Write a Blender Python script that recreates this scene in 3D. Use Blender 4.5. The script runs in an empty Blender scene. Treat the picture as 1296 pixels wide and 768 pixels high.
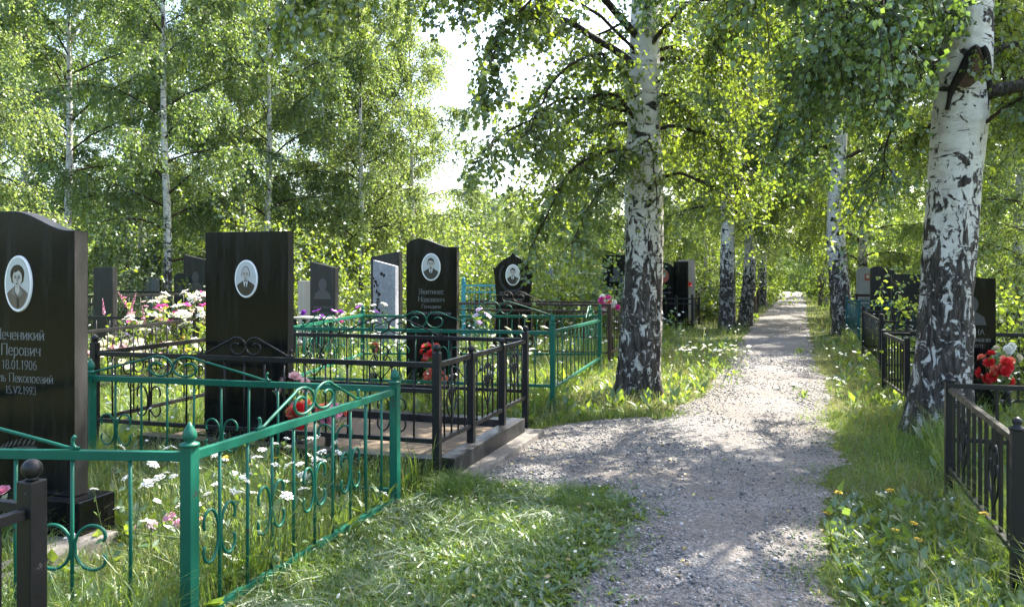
import bpy, bmesh, math, random
import numpy as np
from mathutils import Vector, Matrix, noise as mnoise

random.seed(7)
RNG = np.random.default_rng(11)
scene = bpy.context.scene
COL = scene.collection
PI = math.pi

# ------------------------------------------------------------------ node helpers
def new_mat(name):
    m = bpy.data.materials.new(name)
    m.use_nodes = True
    nt = m.node_tree
    nt.nodes.clear()
    out = nt.nodes.new('ShaderNodeOutputMaterial')
    return m, nt, out

def N(nt, kind, **kw):
    n = nt.nodes.new(kind)
    for k, v in kw.items():
        if k.startswith('i_'):
            key = k[2:]
            key = int(key) if key.isdigit() else key.replace('_', ' ')
            n.inputs[key].default_value = v
        else:
            setattr(n, k, v)
    return n

def L(nt, a, b):
    nt.links.new(a, b)

def ramp(nt, fac, stops, interp='LINEAR'):
    r = nt.nodes.new('ShaderNodeValToRGB')
    r.color_ramp.interpolation = interp
    e = r.color_ramp.elements
    while len(e) < len(stops):
        e.new(0.5)
    for i, (p, c) in enumerate(stops):
        e[i].position = p
        e[i].color = (c[0], c[1], c[2], 1) if not isinstance(c, (int, float)) else (c, c, c, 1)
    L(nt, fac, r.inputs[0])
    return r

def coords(nt, scale=(1, 1, 1), kind='Object'):
    tc = nt.nodes.new('ShaderNodeTexCoord')
    mp = nt.nodes.new('ShaderNodeMapping')
    mp.inputs['Scale'].default_value = scale
    L(nt, tc.outputs[kind], mp.inputs['Vector'])
    return mp.outputs['Vector']

def noise_tex(nt, vec, scale, detail=3, rough=0.55, dist=0.0):
    n = nt.nodes.new('ShaderNodeTexNoise')
    n.inputs['Scale'].default_value = scale
    n.inputs['Detail'].default_value = detail
    n.inputs['Roughness'].default_value = rough
    n.inputs['Distortion'].default_value = dist
    L(nt, vec, n.inputs['Vector'])
    return n

def mixc(nt, fac, a, b, mode='MIX'):
    n = nt.nodes.new('ShaderNodeMix')
    n.data_type = 'RGBA'
    n.blend_type = mode
    for sock, v in ((n.inputs[0], fac), (n.inputs[6], a), (n.inputs[7], b)):
        if isinstance(v, (int, float)):
            sock.default_value = v
        elif isinstance(v, tuple):
            sock.default_value = (v[0], v[1], v[2], 1)
        else:
            L(nt, v, sock)
    return n.outputs[2]

def math_n(nt, op, a, b=None, clamp=False):
    n = nt.nodes.new('ShaderNodeMath')
    n.operation = op
    n.use_clamp = clamp
    for i, v in enumerate((a, b)):
        if v is None:
            continue
        if isinstance(v, (int, float)):
            n.inputs[i].default_value = v
        else:
            L(nt, v, n.inputs[i])
    return n.outputs[0]

def maprange(nt, v, a, b, c, d):
    n = nt.nodes.new('ShaderNodeMapRange')
    L(nt, v, n.inputs[0])
    for i, x in enumerate((a, b, c, d)):
        n.inputs[i + 1].default_value = x
    return n.outputs[0]

def bump(nt, h, strength=0.3, dist=0.01):
    b = nt.nodes.new('ShaderNodeBump')
    b.inputs['Strength'].default_value = strength
    b.inputs['Distance'].default_value = dist
    L(nt, h, b.inputs['Height'])
    return b.outputs['Normal']

def principled(nt, out):
    p = nt.nodes.new('ShaderNodeBsdfPrincipled')
    L(nt, p.outputs[0], out.inputs['Surface'])
    return p

# ------------------------------------------------------------------ materials
MAT = {}

def paint(name, col, rough=0.4, chip=(0.1, 0.05, 0.03), chip_at=0.66):
    m, nt, out = new_mat(name)
    p = principled(nt, out)
    v = coords(nt)
    a = noise_tex(nt, v, 14, 5, 0.65)
    b = noise_tex(nt, v, 3.2, 3)
    dark = tuple(c * 0.62 for c in col)
    base = mixc(nt, b.outputs[0], dark, tuple(c * 1.3 for c in col))
    r = ramp(nt, a.outputs[0], [(chip_at, 0.0), (chip_at + 0.03, 1.0)])
    rust = ramp(nt, noise_tex(nt, coords(nt, (1, 1, 0.7)), 6.5, 6, 0.72).outputs[0], [(0.66, 0.0), (0.74, 1.0)])
    c = mixc(nt, r.outputs[0], base, chip)
    c = mixc(nt, math_n(nt, 'MULTIPLY', rust.outputs[0], 0.7), c, (0.075, 0.045, 0.028))
    L(nt, c, p.inputs['Base Color'])
    rr = maprange(nt, a.outputs[0], 0.3, 0.7, rough - 0.1, rough + 0.2)
    L(nt, rr, p.inputs['Roughness'])
    L(nt, bump(nt, a.outputs[0], 0.25, 0.003), p.inputs['Normal'])
    p.inputs['Specular IOR Level'].default_value = 0.3
    MAT[name] = m
    return m

paint('green_paint', (0.006, 0.10, 0.062), 0.38, (0.035, 0.05, 0.035), 0.65)
paint('black_paint', (0.011, 0.0105, 0.0115), 0.42, (0.06, 0.05, 0.045), 0.66)
paint('brown_paint', (0.045, 0.026, 0.02), 0.45)
paint('turquoise_paint', (0.05, 0.27, 0.31), 0.45, (0.2, 0.4, 0.42))
paint('dark_teal_paint', (0.01, 0.07, 0.075), 0.45)
paint('grey_paint', (0.3, 0.31, 0.32), 0.5)
paint('white_paint', (0.7, 0.7, 0.68), 0.5)
paint('blue_paint', (0.2, 0.36, 0.55), 0.5)

def granite(name, dark, light, rough, scale=220, spec=0.5, grain=1.0):
    m, nt, out = new_mat(name)
    p = principled(nt, out)
    v = coords(nt)
    a = noise_tex(nt, v, scale, 2, 0.7)
    b = noise_tex(nt, v, 2.4, 4)
    r = ramp(nt, a.outputs[0], [(0.42, dark), (0.74, light)])
    c = mixc(nt, 0.35, r.outputs[0], mixc(nt, b.outputs[0], dark, light))
    st = noise_tex(nt, coords(nt, (1, 1, 0.12)), 9, 5, 0.7)
    du = ramp(nt, st.outputs[0], [(0.48, 0.0), (0.78, 1.0)])
    c = mixc(nt, math_n(nt, 'MULTIPLY', du.outputs[0], 0.30), c, tuple(min(0.7, x * 2.2 + 0.025) for x in light))
    L(nt, c, p.inputs['Base Color'])
    rr = math_n(nt, 'ADD', maprange(nt, b.outputs[0], 0.25, 0.75, rough * 0.7, rough * 1.6), math_n(nt, 'MULTIPLY', du.outputs[0], 0.18))
    L(nt, rr, p.inputs['Roughness'])
    p.inputs['Specular IOR Level'].default_value = spec
    MAT[name] = m
    return m

granite('black_granite', (0.003, 0.003, 0.0035), (0.010, 0.010, 0.011), 0.10, 220, 0.2)
granite('dull_granite', (0.009, 0.009, 0.0095), (0.034, 0.034, 0.035), 0.32, 200, 0.3)
granite('grey_granite', (0.16, 0.16, 0.17), (0.34, 0.34, 0.36), 0.4, 120)
granite('blue_marble', (0.16, 0.17, 0.20), (0.32, 0.33, 0.37), 0.45, 22)
granite('beige_stone', (0.3, 0.25, 0.2), (0.5, 0.43, 0.36), 0.6, 60)
granite('concrete', (0.10, 0.092, 0.083), (0.22, 0.20, 0.18), 0.85, 90, 0.2)
granite('side_granite', (0.010, 0.0098, 0.0095), (0.036, 0.034, 0.032), 0.42, 160, 0.35)

def plain(name, col, rough=0.5, var=0.15, scale=8, spec=0.5):
    m, nt, out = new_mat(name)
    p = principled(nt, out)
    v = coords(nt)
    a = noise_tex(nt, v, scale, 3)
    c = mixc(nt, a.outputs[0], tuple(x * (1 - var) for x in col), tuple(min(1, x * (1 + var)) for x in col))
    L(nt, c, p.inputs['Base Color'])
    p.inputs['Roughness'].default_value = rough
    p.inputs['Specular IOR Level'].default_value = spec
    MAT[name] = m
    return m

plain('engraving', (0.14, 0.14, 0.132), 0.7, 0.25, 60)
plain('faint_engraving', (0.045, 0.045, 0.046), 0.5, 0.3, 40)
plain('ceramic', (0.78, 0.78, 0.76), 0.15, 0.06)
plain('photo_ground', (0.43, 0.44, 0.435), 0.2, 0.1, 20)
plain('photo_ground_pale', (0.5, 0.5, 0.48), 0.2, 0.08, 20)
plain('photo_skin', (0.4, 0.37, 0.34), 0.2, 0.1, 60)
plain('photo_skin_dark', (0.17, 0.155, 0.14), 0.2, 0.1, 60)
plain('photo_feature', (0.03, 0.027, 0.025), 0.2, 0.1)
plain('photo_hair', (0.018, 0.014, 0.013), 0.2, 0.35, 90)
plain('photo_hair_grey', (0.10, 0.10, 0.098), 0.2, 0.3, 90)
plain('photo_suit', (0.035, 0.028, 0.025), 0.2, 0.2, 60)
plain('photo_suit_black', (0.03, 0.029, 0.03), 0.2, 0.2, 60)
plain('photo_blouse', (0.12, 0.092, 0.078), 0.2, 0.35, 120)
plain('photo_shirt', (0.58, 0.58, 0.56), 0.2, 0.05)
plain('photo_red', (0.3, 0.06, 0.04), 0.25, 0.3, 40)
plain('sand', (0.135, 0.105, 0.075), 0.95, 0.35, 30, 0.1)
plain('wood_grey', (0.28, 0.27, 0.25), 0.8, 0.3, 12, 0.2)
plain('wood_dark', (0.035, 0.028, 0.022), 0.8, 0.35, 14, 0.2)

def leafy(name, c0, c1, trans, tfac=0.45, gloss=0.08, patch=None, rough=0.45):
    """leaf, petal or blade: diffuse + translucent + a little sheen; colour differs from leaf to leaf"""
    m, nt, out = new_mat(name)
    geo = nt.nodes.new('ShaderNodeNewGeometry')
    rnd = geo.outputs['Random Per Island']
    c = mixc(nt, rnd, c0, c1)
    t = mixc(nt, rnd, tuple(x * 0.8 for x in trans), tuple(x * 1.2 for x in trans))
    if patch:
        v = coords(nt)
        a = noise_tex(nt, v, patch[0], 3)
        r = ramp(nt, a.outputs[0], [(patch[2], 0.0), (patch[2] + 0.16, 1.0)])
        r2 = math_n(nt, 'MULTIPLY', r.outputs[0], math_n(nt, 'ADD', math_n(nt, 'MULTIPLY', rnd, 0.7), 0.3))
        c = mixc(nt, r2, c, patch[1])
        t = mixc(nt, r2, t, tuple(x * 1.5 for x in patch[1]))
    d = nt.nodes.new('ShaderNodeBsdfDiffuse')
    L(nt, c, d.inputs[0])
    tr = nt.nodes.new('ShaderNodeBsdfTranslucent')
    L(nt, t, tr.inputs[0])
    g = nt.nodes.new('ShaderNodeBsdfGlossy')
    g.inputs['Roughness'].default_value = rough
    g.inputs['Color'].default_value = (0.9, 0.95, 0.9, 1)
    m1 = nt.nodes.new('ShaderNodeMixShader')
    m1.inputs[0].default_value = tfac
    L(nt, d.outputs[0], m1.inputs[1])
    L(nt, tr.outputs[0], m1.inputs[2])
    m2 = nt.nodes.new('ShaderNodeMixShader')
    m2.inputs[0].default_value = gloss
    L(nt, m1.outputs[0], m2.inputs[1])
    L(nt, g.outputs[0], m2.inputs[2])
    L(nt, m2.outputs[0], out.inputs['Surface'])
    MAT[name] = m
    return m

leafy('birch_leaf', (0.022, 0.060, 0.014), (0.055, 0.105, 0.022), (0.29, 0.39, 0.028), 0.50, 0.10)
leafy('birch_leaf_dark', (0.018, 0.062, 0.020), (0.045, 0.10, 0.026), (0.19, 0.30, 0.035), 0.48, 0.09)
leafy('birch_leaf_pale', (0.06, 0.11, 0.036), (0.11, 0.165, 0.055), (0.31, 0.41, 0.075), 0.50, 0.06)
leafy('birch_leaf_soft', (0.045, 0.10, 0.032), (0.09, 0.15, 0.05), (0.25, 0.36, 0.05), 0.50, 0.07)
leafy('shrub_leaf', (0.05, 0.11, 0.016), (0.11, 0.17, 0.028), (0.30, 0.40, 0.035), 0.5, 0.08)
leafy('willow_leaf', (0.06, 0.10, 0.05), (0.12, 0.16, 0.08), (0.20, 0.27, 0.09), 0.42, 0.08)
leafy('grass_green', (0.035, 0.095, 0.014), (0.105, 0.18, 0.03), (0.25, 0.37, 0.036), 0.40, 0.05,
      (0.55, (0.14, 0.15, 0.045), 0.56))
leafy('grass_meadow', (0.05, 0.10, 0.02), (0.14, 0.18, 0.04), (0.25, 0.32, 0.05), 0.42, 0.05,
      (0.6, (0.26, 0.22, 0.085), 0.56))
leafy('grass_dry', (0.15, 0.15, 0.045), (0.30, 0.25, 0.10), (0.32, 0.30, 0.09), 0.38, 0.05)
leafy('grass_cut', (0.06, 0.10, 0.042), (0.135, 0.175, 0.085), (0.14, 0.20, 0.07), 0.3, 0.07)
leafy('weed_leaf', (0.035, 0.095, 0.018), (0.08, 0.15, 0.03), (0.20, 0.30, 0.04), 0.4, 0.08)
leafy('stem', (0.05, 0.09, 0.025), (0.12, 0.14, 0.05), (0.15, 0.2, 0.04), 0.3, 0.05)
leafy('petal_white', (0.72, 0.72, 0.68), (0.8, 0.79, 0.74), (0.7, 0.7, 0.62), 0.3, 0.03)
leafy('petal_cream', (0.7, 0.64, 0.5), (0.8, 0.75, 0.62), (0.7, 0.64, 0.45), 0.3, 0.03)
leafy('petal_yellow', (0.7, 0.42, 0.02), (0.75, 0.5, 0.05), (0.7, 0.45, 0.03), 0.3, 0.03)
leafy('petal_pink', (0.6, 0.16, 0.3), (0.72, 0.36, 0.46), (0.6, 0.2, 0.35), 0.3, 0.05)
leafy('petal_pale_pink', (0.72, 0.45, 0.46), (0.76, 0.56, 0.55), (0.7, 0.4, 0.42), 0.3, 0.05)
leafy('petal_magenta', (0.55, 0.03, 0.25), (0.66, 0.08, 0.36), (0.6, 0.05, 0.3), 0.3, 0.05)
leafy('petal_red', (0.55, 0.012, 0.02), (0.68, 0.035, 0.04), (0.6, 0.03, 0.03), 0.25, 0.06)
leafy('petal_coral', (0.7, 0.16, 0.10), (0.72, 0.24, 0.16), (0.7, 0.2, 0.12), 0.25, 0.05)
leafy('petal_purple', (0.16, 0.02, 0.30), (0.3, 0.06, 0.42), (0.25, 0.05, 0.4), 0.3, 0.05)
leafy('petal_violet', (0.45, 0.36, 0.62), (0.55, 0.48, 0.7), (0.4, 0.3, 0.6), 0.3, 0.05)
leafy('fallen_leaf', (0.22, 0.16, 0.05), (0.42, 0.34, 0.12), (0.2, 0.15, 0.05), 0.2, 0.06)
plain('twig', (0.045, 0.032, 0.025), 0.85, 0.4, 30, 0.15)

def bark(name, low=0.2, lift=0.0):
    m, nt, out = new_mat(name)
    p = principled(nt, out)
    tc = nt.nodes.new('ShaderNodeTexCoord')
    sep = nt.nodes.new('ShaderNodeSeparateXYZ')
    L(nt, tc.outputs['Object'], sep.inputs[0])
    z = sep.outputs['Z']
    len_n = noise_tex(nt, coords(nt, (3.0, 3.0, 21)), 1.25, 3, 0.6, 0.35)
    pat_n = noise_tex(nt, coords(nt, (1, 1, 0.6)), 9.5, 6, 0.66, 1.1)
    big_n = noise_tex(nt, coords(nt, (1.0, 1.0, 1.35)), 3.4, 5, 0.6, 0.9)
    fis_n = noise_tex(nt, coords(nt, (1, 1, 0.16)), 26, 4, 0.65, 0.4)
    fine = noise_tex(nt, coords(nt), 60, 3)
    # share of dark bark falls with height
    k = math_n(nt, 'ADD', maprange(nt, z, 0.2, 2.1, low + lift, low * 0.55 + lift), maprange(nt, z, 1.5, 3.0, 0.0, -0.165))
    k2 = maprange(nt, z, 2.0, 3.6, 0.03, -0.005)
    dark_low = ramp(nt, math_n(nt, 'ADD', math_n(nt, 'ADD', pat_n.outputs[0], k), math_n(nt, 'MULTIPLY', math_n(nt, 'SUBTRACT', fis_n.outputs[0], 0.5), 0.25)), [(0.50, 0.0), (0.535, 1.0)])
    dark_big = ramp(nt, math_n(nt, 'ADD', big_n.outputs[0], k2), [(0.60, 0.0), (0.62, 1.0)])
    lent = ramp(nt, len_n.outputs[0], [(0.64, 0.0), (0.665, 1.0)])
    dk = math_n(nt, 'MAXIMUM', dark_low.outputs[0], dark_big.outputs[0])
    dk2 = math_n(nt, 'MAXIMUM', dk, lent.outputs[0])
    white = ramp(nt, noise_tex(nt, coords(nt, (1, 1, 2.2)), 5, 4, 0.6).outputs[0],
                 [(0.3, (0.46, 0.42, 0.38)), (0.5, (0.62, 0.60, 0.57)), (0.72, (0.72, 0.70, 0.67))])
    darkc = ramp(nt, fis_n.outputs[0], [(0.32, (0.012, 0.011, 0.010)), (0.52, (0.055, 0.046, 0.04)), (0.72, (0.15, 0.13, 0.115))])
    grey = maprange(nt, z, 0.4, 2.6, 0.55, 0.0)
    flake = mixc(nt, grey, white.outputs[0], (0.30, 0.28, 0.26))
    c = mixc(nt, dk2, flake, darkc.outputs[0])
    c = mixc(nt, 0.22, c, mixc(nt, fine.outputs[0], (0.15, 0.14, 0.13), (1.0, 1.0, 1.0)), 'MULTIPLY')
    L(nt, c, p.inputs['Base Color'])
    p.inputs['Roughness'].default_value = 0.75
    p.inputs['Specular IOR Level'].default_value = 0.25
    h = math_n(nt, 'ADD', math_n(nt, 'MULTIPLY', dk, 0.6), math_n(nt, 'MULTIPLY', math_n(nt, 'MULTIPLY', fis_n.outputs[0], dk), 1.6))
    h = math_n(nt, 'SUBTRACT', h, math_n(nt, 'MULTIPLY', lent.outputs[0], 0.3))
    h = math_n(nt, 'ADD', h, math_n(nt, 'MULTIPLY', fine.outputs[0], 0.15))
    L(nt, bump(nt, h, 1.0, 0.03), p.inputs['Normal'])
    MAT[name] = m
    return m

bark('birch_bark', 0.06, 0.003)
bark('birch_bark_far', 0.07, 0.015)
bark('dark_bark', 0.42, 0.2)

def ground_mat():
    m, nt, out = new_mat('soil')
    p = principled(nt, out)
    v = coords(nt)
    a = noise_tex(nt, v, 0.55, 4)
    b = noise_tex(nt, v, 9, 5, 0.65)
    c1 = ramp(nt, b.outputs[0], [(0.3, (0.045, 0.042, 0.022)), (0.55, (0.075, 0.085, 0.03)), (0.75, (0.13, 0.115, 0.06))])
    c = mixc(nt, a.outputs[0], c1.outputs[0], (0.085, 0.10, 0.03))
    L(nt, c, p.inputs['Base Color'])
    p.inputs['Roughness'].default_value = 0.95
    p.inputs['Specular IOR Level'].default_value = 0.1
    L(nt, bump(nt, b.outputs[0], 0.8, 0.04), p.inputs['Normal'])
    MAT['soil'] = m
ground_mat()

def path_mat():
    m, nt, out = new_mat('gravel_path')
    p = principled(nt, out)
    v = coords(nt)
    vo = nt.nodes.new('ShaderNodeTexVoronoi')
    vo.inputs['Scale'].default_value = 62
    L(nt, v, vo.inputs['Vector'])
    vo2 = nt.nodes.new('ShaderNodeTexVoronoi')
    vo2.inputs['Scale'].default_value = 130
    L(nt, v, vo2.inputs['Vector'])
    big = noise_tex(nt, v, 0.9, 4)
    fine = noise_tex(nt, v, 38, 5, 0.7)
    bw = nt.nodes.new('ShaderNodeRGBToBW')
    L(nt, vo.outputs['Color'], bw.inputs[0])
    st = ramp(nt, bw.outputs[0], [(0.15, (0.12, 0.118, 0.115)), (0.5, (0.21, 0.20, 0.19)), (0.85, (0.34, 0.325, 0.31))])
    dirt = ramp(nt, fine.outputs[0], [(0.3, (0.12, 0.10, 0.083)), (0.7, (0.25, 0.22, 0.188))])
    f = ramp(nt, big.outputs[0], [(0.40, 0.15), (0.66, 0.85)])
    c = mixc(nt, f.outputs[0], st.outputs[0], dirt.outputs[0])
    L(nt, c, p.inputs['Base Color'])
    p.inputs['Roughness'].default_value = 0.92
    p.inputs['Specular IOR Level'].default_value = 0.2
    h = math_n(nt, 'ADD', math_n(nt, 'MULTIPLY', vo.outputs['Distance'], -1.0), math_n(nt, 'MULTIPLY', vo2.outputs['Distance'], -0.5))
    h = math_n(nt, 'ADD', h, fine.outputs[0])
    L(nt, bump(nt, h, 0.9, 0.02), p.inputs['Normal'])
    MAT['gravel_path'] = m
path_mat()

def stone_mat():
    m, nt, out = new_mat('gravel_stone')
    p = principled(nt, out)
    geo = nt.nodes.new('ShaderNodeNewGeometry')
    r = ramp(nt, geo.outputs['Random Per Island'], [(0.0, (0.09, 0.09, 0.093)), (0.5, (0.18, 0.175, 0.17)), (0.8, (0.27, 0.26, 0.25)), (1.0, (0.45, 0.43, 0.41))])
    L(nt, r.outputs[0], p.inputs['Base Color'])
    p.inputs['Roughness'].default_value = 0.8
    p.inputs['Specular IOR Level'].default_value = 0.3
    MAT['gravel_stone'] = m
stone_mat()

# ------------------------------------------------------------------ object helpers
def tag(o, label=None, cat=None, group=None, kind=None):
    if label: o['label'] = label
    if cat: o['category'] = cat
    if group: o['group'] = group
    if kind: o['kind'] = kind
    return o

def empty(name, loc, rz=0.0, label=None, cat=None, group=None):
    o = bpy.data.objects.new(name, None)
    o.location = loc
    o.rotation_euler = (0, 0, rz)
    o.empty_display_size = 0.1
    COL.objects.link(o)
    return tag(o, label, cat, group)

def link_mesh(name, me, parent=None, mats=()):
    for m in mats:
        if m and m.name not in [x.name for x in me.materials if x]:
            me.materials.append(m)
    o = bpy.data.objects.new(name, me)
    COL.objects.link(o)
    if parent: o.parent = parent
    return o

def np_mesh(name, verts, face_sets, mat_idx=None, smooth=False):
    """verts (N,3); face_sets list of int arrays (M,k)"""
    me = bpy.data.meshes.new(name)
    verts = np.ascontiguousarray(verts, dtype=np.float32)
    me.vertices.add(len(verts))
    me.vertices.foreach_set('co', verts.ravel())
    loops = np.concatenate([f.ravel() for f in face_sets]).astype(np.int32)
    totals = np.concatenate([np.full(len(f), f.shape[1], np.int32) for f in face_sets])
    starts = np.concatenate([[0], np.cumsum(totals)[:-1]]).astype(np.int32)
    me.loops.add(len(loops))
    me.loops.foreach_set('vertex_index', loops)
    me.polygons.add(len(totals))
    me.polygons.foreach_set('loop_start', starts)
    me.polygons.foreach_set('loop_total', totals)
    if mat_idx is not None:
        me.polygons.foreach_set('material_index', np.asarray(mat_idx, np.int32))
    if smooth:
        me.polygons.foreach_set('use_smooth', np.ones(len(totals), bool))
    me.update(calc_edges=True)
    me.validate()
    return me

class MB:
    """collects simple shapes into one mesh"""
    def __init__(self):
        self.v, self.f, self.m, self.s = [], [], [], []
    def add(self, verts, faces, mi=0, smooth=False):
        b = len(self.v)
        self.v += [tuple(x) for x in verts]
        self.f += [tuple(i + b for i in f) for f in faces]
        self.m += [mi] * len(faces)
        self.s += [smooth] * len(faces)
    def box(self, c, s, mi=0, rz=0.0):
        x, y, z = s[0] / 2, s[1] / 2, s[2] / 2
        cs, sn = math.cos(rz), math.sin(rz)
        vs = []
        for dz in (-z, z):
            for dx, dy in ((-x, -y), (x, -y), (x, y), (-x, y)):
                vs.append((c[0] + dx * cs - dy * sn, c[1] + dx * sn + dy * cs, c[2] + dz))
        self.add(vs, [(0, 3, 2, 1), (4, 5, 6, 7), (0, 1, 5, 4), (1, 2, 6, 5), (2, 3, 7, 6), (3, 0, 4, 7)], mi)
    def bar(self, p0, p1, w, h, mi=0):
        """rectangular bar, w across, h up"""
        p0, p1 = Vector(p0), Vector(p1)
        d = (p1 - p0).normalized()
        up = Vector((0, 0, 1)) if abs(d.z) < 0.9 else Vector((0, 1, 0))
        s = d.cross(up).normalized()
        u = s.cross(d).normalized()
        vs = []
        for p in (p0, p1):
            for a, b in ((-1, -1), (1, -1), (1, 1), (-1, 1)):
                vs.append(p + s * (a * w / 2) + u * (b * h / 2))
        self.add(vs, [(0, 1, 2, 3), (7, 6, 5, 4), (0, 4, 5, 1), (1, 5, 6, 2), (2, 6, 7, 3), (3, 7, 4, 0)], mi)
    def tube(self, pts, rad, n=6, mi=0, cap=True):
        pts = [Vector(p) for p in pts]
        if isinstance(rad, (int, float)): rad = [rad] * len(pts)
        t0 = (pts[1] - pts[0]).normalized()
        ref = Vector((0, 0, 1)) if abs(t0.z) < 0.9 else Vector((1, 0, 0))
        u = t0.cross(ref).normalized()
        vs = []
        for i, p in enumerate(pts):
            t = (pts[min(i + 1, len(pts) - 1)] - pts[max(i - 1, 0)]).normalized()
            u = (u - t * u.dot(t)).normalized()
            w = t.cross(u)
            for k in range(n):
                a = 2 * PI * k / n
                vs.append(p + (u * math.cos(a) + w * math.sin(a)) * rad[i])
        fs = []
        for i in range(len(pts) - 1):
            for k in range(n):
                k2 = (k + 1) % n
                fs.append((i * n + k, i * n + k2, (i + 1) * n + k2, (i + 1) * n + k))
        if cap:
            fs.append(tuple(range(n - 1, -1, -1)))
            fs.append(tuple(range((len(pts) - 1) * n, len(pts) * n)))
        self.add(vs, fs, mi, True)
    def lathe(self, prof, c=(0, 0, 0), n=12, mi=0, smooth=True):
        vs, fs = [], []
        for r, z in prof:
            for k in range(n):
                a = 2 * PI * (k + 0.5) / n
                vs.append((c[0] + r * math.cos(a), c[1] + r * math.sin(a), c[2] + z))
        for i in range(len(prof) - 1):
            for k in range(n):
                k2 = (k + 1) % n
                fs.append((i * n + k, i * n + k2, (i + 1) * n + k2, (i + 1) * n + k))
        fs.append(tuple(range(n - 1, -1, -1)))
        fs.append(tuple(range((len(prof) - 1) * n, len(prof) * n)))
        self.add(vs, fs, mi, smooth)
    def prism(self, outline, y0, y1, mi=0, side_mi=None):
        """outline in (x, z), counter-clockwise seen from -y; extruded from y0 (front) to y1 (back)"""
        n = len(outline)
        vs = [(x, y0, z) for x, z in outline] + [(x, y1, z) for x, z in outline]
        side = mi if side_mi is None else side_mi
        self.add(vs, [], mi)
        b = len(self.v) - 2 * n
        self.f.append(tuple(b + i for i in range(n))); self.m.append(mi); self.s.append(False)
        self.f.append(tuple(b + n + i for i in range(n - 1, -1, -1))); self.m.append(mi); self.s.append(False)
        for i in range(n):
            j = (i + 1) % n
            self.f.append((b + j, b + i, b + n + i, b + n + j)); self.m.append(side); self.s.append(False)
    def build(self, name, mats, parent=None, bevel=0.0):
        me = bpy.data.meshes.new(name)
        me.from_pydata(self.v, [], self.f)
        for m in (mats if isinstance(mats, (list, tuple)) else [mats]):
            me.materials.append(MAT[m] if isinstance(m, str) else m)
        me.polygons.foreach_set('material_index', self.m)
        me.polygons.foreach_set('use_smooth', self.s)
        me.update()
        if bevel:
            bm = bmesh.new(); bm.from_mesh(me)
            es = [e for e in bm.edges if len(e.link_faces) == 2 and e.calc_face_angle(0) > 0.6]
            bmesh.ops.bevel(bm, geom=es, offset=bevel, segments=2, affect='EDGES', profile=0.6)
            bm.to_mesh(me); bm.free()
        o = bpy.data.objects.new(name, me)
        COL.objects.link(o)
        if parent: o.parent = parent
        return o

def ellipse(cx, cz, rx, rz, n=28, a0=0.0, a1=2 * PI):
    return [(cx + rx * math.cos(a0 + (a1 - a0) * i / n), cz + rz * math.sin(a0 + (a1 - a0) * i / n)) for i in range(n)]

# ------------------------------------------------------------------ path outline (x at distance y)
PL = [(0.0, -1.3), (2.0, -0.45), (3.0, -0.05), (3.78, 0.22), (4.5, 0.50), (5.1, 0.78), (5.7, 0.72), (6.1, 0.72), (7.4, 1.1), (8.2, 1.35), (8.9, 1.75), (10.3, 2.5),
      (12.5, 3.3), (15.2, 4.25), (21.3, 6.35), (29, 9.1), (40, 13.3), (60, 20.4), (95, 33)]
PR = [(0.0, 0.4), (2.0, 1.0), (3.78, 1.56), (4.5, 1.78), (5.25, 2.05), (5.8, 2.32), (6.5, 2.68), (7.8, 3.2), (10.3, 4.12), (12.5, 4.9), (15.2, 5.8),
      (21, 7.9), (29, 10.8), (40, 14.9), (60, 22), (95, 34.5)]
PLa, PRa = np.array(PL), np.array(PR)
def pl(y): return np.interp(y, PLa[:, 0], PLa[:, 1])
def pr(y): return np.interp(y, PRa[:, 0], PRa[:, 1])
# gravel spread beside the path, in front of the kerbed grave
SPREAD = np.array([(0.9, 6.05), (0.45, 5.78), (0.0, 5.95), (-0.35, 6.05), (-0.30, 6.35), (-0.05, 7.2), (0.17, 7.85), (0.45, 8.25), (0.9, 8.55), (1.5, 8.75), (1.7, 8.3), (1.4, 7.0), (1.1, 6.2)])
def in_poly(x, y, P):
    x = np.asarray(x); y = np.asarray(y)
    c = np.zeros(x.shape, bool)
    n = len(P)
    j = n - 1
    for i in range(n):
        xi, yi = P[i]; xj, yj = P[j]
        t = ((yi > y) != (yj > y)) & (x < (xj - xi) * (y - yi) / (yj - yi + 1e-12) + xi)
        c ^= t
        j = i
    return c
def wob(x, y, f=1.9):
    y = y + 0.35 * x
    return 0.30 * np.sin(23.0 * y + 2 * np.sin(9 * y)) * np.sin(5.1 * y + x) + 0.22 * np.sin(41.0 * y + 3 * np.sin(13 * y)) + 0.4 * np.sin(f * 1.3 * y + 1.7 * np.sin(f * 0.7 * y + x)) + 0.3 * np.sin(f * 3.1 * y + 2.0 * x) + 0.2 * np.sin(f * 7.3 * y + 5 * x)
def on_path(x, y, grow=0.0):
    w = 0.10 * wob(x * 0, y)
    a = (x > pl(y) - grow + w) & (x < pr(y) + grow + 0.10 * wob(x * 0 + 3.0, y))
    return a | in_poly(x, y, SPREAD)

# ------------------------------------------------------------------ ground
def gz(x, y):
    """gentle unevenness of the soil"""
    return 0.02 * np.sin(0.9 * x + 0.5) * np.sin(0.7 * y) * np.clip((np.hypot(x, y) - 3) / 6, 0, 1) * (y > 0)

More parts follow.
